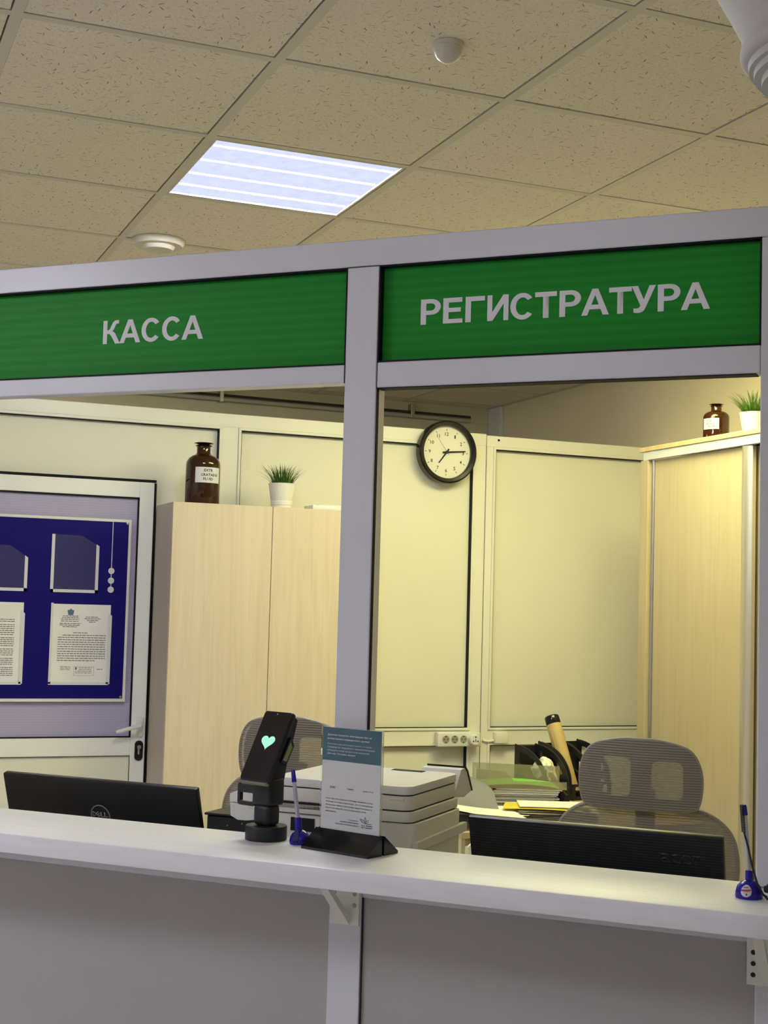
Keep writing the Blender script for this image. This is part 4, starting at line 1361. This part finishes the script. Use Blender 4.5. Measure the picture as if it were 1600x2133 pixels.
for i, (tx, x1) in enumerate((('Если у Вас есть вопросы по лечению, возникли жалобы', .056), ('пожелания, мы готовы всегда обсудить. Для этого напишите нам', .057), ('Всегда ценим мнение и предложения, пишите благодарность', .055), ('Наша почта, чтобы мы могли улучшить и быть лучше', .040), ('необходимости.', -.034))):
    line(tx, L0, x1, .0945 - i * .0062, .0036, ink_soft)
line('С уважением,', -.004, .022, .0575, .0030, ink_soft)
line('администрация клиники', -.024, .022, .0525, .0030, ink_soft)
line('центра женского и мужского здоровья', -.036, .022, .0475, .0030, ink_soft)
q = MB()
def leaf(cx_, cz_, L, wd, ang):
    out = []
    for s_ in (1, -1):
        for i in range(7):
            u = i / 6 if s_ == 1 else 1 - i / 6
            x, y = u * L, s_ * wd * math.sin(PI * u)
            out.append((cx_ + x * math.cos(ang) - y * math.sin(ang), cz_ + x * math.sin(ang) + y * math.cos(ang)))
    return out
for L, wd, ang in ((.016, .0028, math.radians(150)), (.013, .0022, math.radians(95)), (.011, .0022, math.radians(45))):
    o_ = leaf(.0395, .0565, L, wd, ang)
    i_ = leaf(.0395 + .0012 * math.cos(ang), .0565 + .0012 * math.sin(ang), L * .8, wd * .55, ang)
    link('leaf_logo', upright(shape2d([p for k_, p in enumerate(o_) if k_ not in (6, 13)], [[p for k_, p in enumerate(i_) if k_ not in (6, 13)]], .00008, 0), -.0016), logo_green, cd)
line('21', .030, .0375, .0475, .0065, ink_blue, .015)
line('Клиника', .0385, .056, .0555, .0022, logo_green)
line('женщины', .040, .057, .0510, .0028, ink_blue, .02)
line('мужчины', .040, .057, .0470, .0028, ink_blue, .02)

# ================================================================== DESK CLUTTER
def sheet_stack(name, label, cat, loc, rz, w_, d_, n, m, th=.0012, group=None, curl=0.0):
    t = thing(name, label, cat, loc, rz, group)
    rr = random.Random(int(abs(loc[0] * 1000)) + n)
    for i in range(n):
        q = MB()
        dx, dy, da = rr.uniform(-.006, .006), rr.uniform(-.006, .006), rr.uniform(-.04, .04)
        c_, s2 = math.cos(da), math.sin(da)
        def f(u, v):
            x, y = (u - .5) * w_ + dx, (v - .5) * d_ + dy
            return (x * c_ - y * s2, x * s2 + y * c_, i * th + .0006 + curl * max(0, u - .55) ** 2)
        q.grid(f, 6, 2)
        q.build('sheet', m, t)
    return t
DT = DZ + .0005
VW = math.radians(-22)
sheet_stack('paper_stack', 'loose white papers at the desk corner behind the printer', 'paper', (2.40, 4.86, DT), math.radians(-16), .31, .25, 7, paper_b, .0060, 'papers on the back desk')
sheet_stack('paper_stack', 'white papers under the yellow folder on the desk', 'paper', (2.66, 4.745, DT), math.radians(-25), .30, .18, 9, paper_b, .0060, 'papers on the back desk')
yf = thing('folder', 'bright yellow folder sticking out between white papers on the desk', 'folder', (2.61, 4.765, DT + .0550), math.radians(-30), 'desk folders')
MB().grid(lambda u, v: ((u - .5) * .30, (v - .5) * .17, .004 * math.sin(u * 3)), 6, 2).build('sheet', yellow_m, yf)
sheet_stack('paper_stack', 'topmost white sheet lying over the yellow folder', 'paper', (2.665, 4.775, DT + .0615), math.radians(-24), .27, .17, 2, paper_b, .0015, 'papers on the back desk')
vf = thing('folder', 'violet folder edge under the papers beside the printer', 'folder', (2.315, 4.725, DT + .0425), math.radians(-10), 'desk folders')
MB().grid(lambda u, v: ((u - .5) * .24, (v - .5) * .20, .028 * (1 - u) ** 2), 8, 2).build('sheet', violet_m, vf)
wp = thing('paper_stack', 'white sheet curving over the violet folder', 'paper', (2.335, 4.72, DT + .0460), math.radians(-12), 'papers on the back desk')
MB().grid(lambda u, v: ((u - .5) * .27, (v - .5) * .21, .030 * (1 - u) ** 2), 8, 2).build('sheet', paper_b, wp)
gt = thing('paper_tray', 'grey curved paper tray standing on the desk below the socket block', 'paper tray', (2.385, 4.885, DT + .0425), VW, 'desk trays')
for y in (-.02, .06):
    q = MB()
    q.prism([(-.09, 0), (-.09, .118), (-.03, .114), (.03, .095), (.065, .065), (.085, 0)], 'Y', y, y + .005)
    q.build('side_wall', grey_tray, gt)
bx('floor_plate', grey_tray, gt, -.09, .085, -.015, .06, 0, .004)
# stacked letter trays: black lower, smoky upper with a lime card
TC = (2.665, 5.075)
bt = thing('letter_tray', 'black letter tray full of papers on the back desk', 'paper tray', (*TC, DT), VW, 'desk trays')
for y in (-.125, .121):
    q = MB()
    q.prism([(-.185, 0), (-.185, .108), (-.150, .095), (-.115, .030), (.150, .026), (.175, .080), (.185, .080), (.185, 0)], 'Y', y, y + .004)
    q.build('side_wall', black_pl, bt)
bx('floor_plate', black_pl, bt, -.185, .185, -.121, .121, .022, .026)
bx('end_wall', black_pl, bt, -.185, -.181, -.121, .121, 0, .100)
bx('end_wall', black_pl, bt, .181, .185, -.121, .121, 0, .075)
pp2 = thing('paper_stack', 'uneven thick bundle of documents in the black letter tray', 'paper', (*TC, DT + .0265), VW, 'papers on the back desk')
rr = random.Random(11)
for i in range(13):
    q = MB()
    dx, dy = rr.uniform(-.010, .020), rr.uniform(-.006, .008)
    zb = i * .0053
    q.box(-.118 + dx, .142 + dx, -.112 + dy, .104 + dy, zb, zb + rr.uniform(.0028, .0050), .0008)
    q.build('sheet', paper_w if i % 3 == 0 else (paper_b if i % 4 else grey_tray), pp2)
st = thing('letter_tray', 'smoky clear letter tray resting on the document bundle', 'paper tray', (TC[0], TC[1], DT + .0975), VW, 'desk trays')
for y in (-.118, .115):
    q = MB()
    q.prism([(-.178, 0), (-.178, .074), (-.060, .066), (-.030, .030), (.178, .030), (.178, 0)] if y < 0 else [(-.178, 0), (-.178, .074), (.178, .066), (.178, 0)], 'Y', y, y + .003)
    q.build('side_wall', smoke_m, st)
bx('floor_plate', smoke_m, st, -.178, .178, -.115, .115, 0, .003)
bx('end_wall', smoke_m, st, -.178, -.175, -.115, .115, .003, .070)
lc_ = thing('card', 'lime green card lying in the smoky letter tray', 'card', (TC[0] - .01, TC[1], DT + .1010), VW)
MB().grid(lambda u, v: ((u - .5) * .31, (v - .5) * .19, .001 + .012 * math.sin(u * PI)), 8, 2).build('sheet', lime_m, lc_)
# magazine file holders with curved open sides
def file_holder(label, loc, rz, hw=.052):
    t = thing('file_holder', label, 'file holder', loc, rz, 'black file holders on the back desk')
    hh = .228
    outer = [(-.125, 0), (-.125, hh - .004), (-.121, hh)]
    for i in range(13):
        a = math.radians(90 - 90 * i / 12)
        outer.append((-.118 + .238 * math.sin(PI / 2 - a) if False else -.118 + .238 * math.cos(a), .070 + (hh - .072) * math.sin(a)))
    outer += [(.125, .068), (.125, 0)]
    hole1 = []
    for i in range(9):
        a = math.radians(84 - 62 * i / 8)
        hole1.append((-.110 + .204 * math.cos(a), .070 + (hh - .098) * math.sin(a)))
    hole1 += [(.045, .098), (-.02, .120), (-.092, .150)]
    hole2 = [(-.108, .016), (-.108, .132), (-.03, .102), (.03, .080), (.03, .016)]
    hole3 = [(.045, .016), (.045, .075), (.108, .060), (.108, .016)]
    for s_ in (-hw, hw):
        link('side_panel', upright(shape2d(outer, [hole1, hole2, hole3], .0022, .0), s_), black_pl, t)
    bx('back_panel', black_pl, t, -.125, -.121, -hw, hw, 0, hh - .01)
    link('front_panel', upright(shape2d(rrect(-hw, hw, 0, .068, .004, 2), [rrect(-.034, -.008, .012, .056, .004, 2), rrect(.008, .034, .012, .056, .004, 2)], .002, 0), 0), black_pl, t, (.123, 0, 0), (0, 0, PI / 2))
    bx('bottom_panel', black_pl, t, -.125, .125, -hw, hw, 0, .004)
    return t
HA = math.radians(-83)
file_holder('black file holder nearest the letter trays, with crumpled tissue in it', (2.884, 5.285, DT), HA)
file_holder('black file holder holding the brown tumbler', (3.056, 5.396, DT), HA)
file_holder('rearmost black file holder, half hidden by the chair headrest', (3.186, 5.455, DT), HA)
tb = thing('tumbler', 'tall kraft brown tumbler with black lid leaning in the file holder', 'tumbler', (3.070, 5.350, DT + .022), 0)
tb.rotation_euler = Vector((-.030, .135, .30)).to_track_quat('Z', 'Y').to_euler()
MB().lathe([(.030, 0), (.032, .004), (.032, .305), (.0315, .307)], 32).build('body', kraft_m, tb)
MB().lathe([(.0305, .305), (.0325, .309), (.0325, .340), (.029, .345), (.026, .343), (0, .341)], 32).build('lid', black_gloss, tb)
bx('strap', kraft_m, tb, .030, .034, -.010, .010, .16, .285, .003)
# crumpled tissue
def crumple(label, loc, r, sz, seed):
    t = bmesh.new()
    bmesh.ops.create_icosphere(t, subdivisions=4, radius=r)
    from mathutils import noise as mn
    for v in t.verts:
        d = v.co.normalized()
        k_ = 1 + .45 * mn.noise(d * 2.3 + Vector((seed, 0, 0))) + .30 * abs(mn.noise(d * 5.1 + Vector((0, seed, 0))))
        v.co = Vector((d.x * sz[0], d.y * sz[1], d.z * sz[2])) * r * k_
    q = MB()
    q._merge(t)
    o = q.build('paper_tissue', tissue_m, None, loc, None, 28)
    return tag(o, label, 'tissue', 'crumpled tissues')
crumple('crumpled white tissue stuffed in the nearest black file holder', (2.884, 5.265, DT + .120), .048, (.78, 1.25, 1.15), 4)
crumple('small crumpled tissue beside the chair headrest in the rearmost file holder', (3.186, 5.42, DT + .105), .036, (.85, .9, 1.5), 9)
gl = thing('drinking_glass', 'clear straight drinking glass behind the letter trays', 'glass', (2.975, 5.60, DT), 0)
MB().lathe([(.030, 0), (.032, .003), (.034, .170), (.032, .170), (.030, .006), (0, .006)], 32).build('glass_wall', glass_m, gl)
wbg = thing('plastic_bag', 'white plastic bag hanging at the desk end beside the printer', 'bag', (2.265, 4.598, .445), 0)
MB().grid(lambda u, v: ((u - .5) * .15 * (1.1 - .25 * v), -.010 * math.sin(u * 9 + v * 2) - .02 * (1 - v), v * .26), 14, 8).build('bag_side', paper_w, wbg)
MB().tube([(-.055, 0, .25), (-.03, .002, .268), (.0, .004, .282), (.03, .006, .286)], .004, 6).build('bag_handle', paper_w, wbg)
MB().lathe([(.006, 0), (.006, .024), (.009, .024), (.009, .028), (0, .028)], 10, (.030, -.008, .280), 'Y').build('hook', steel, wbg)
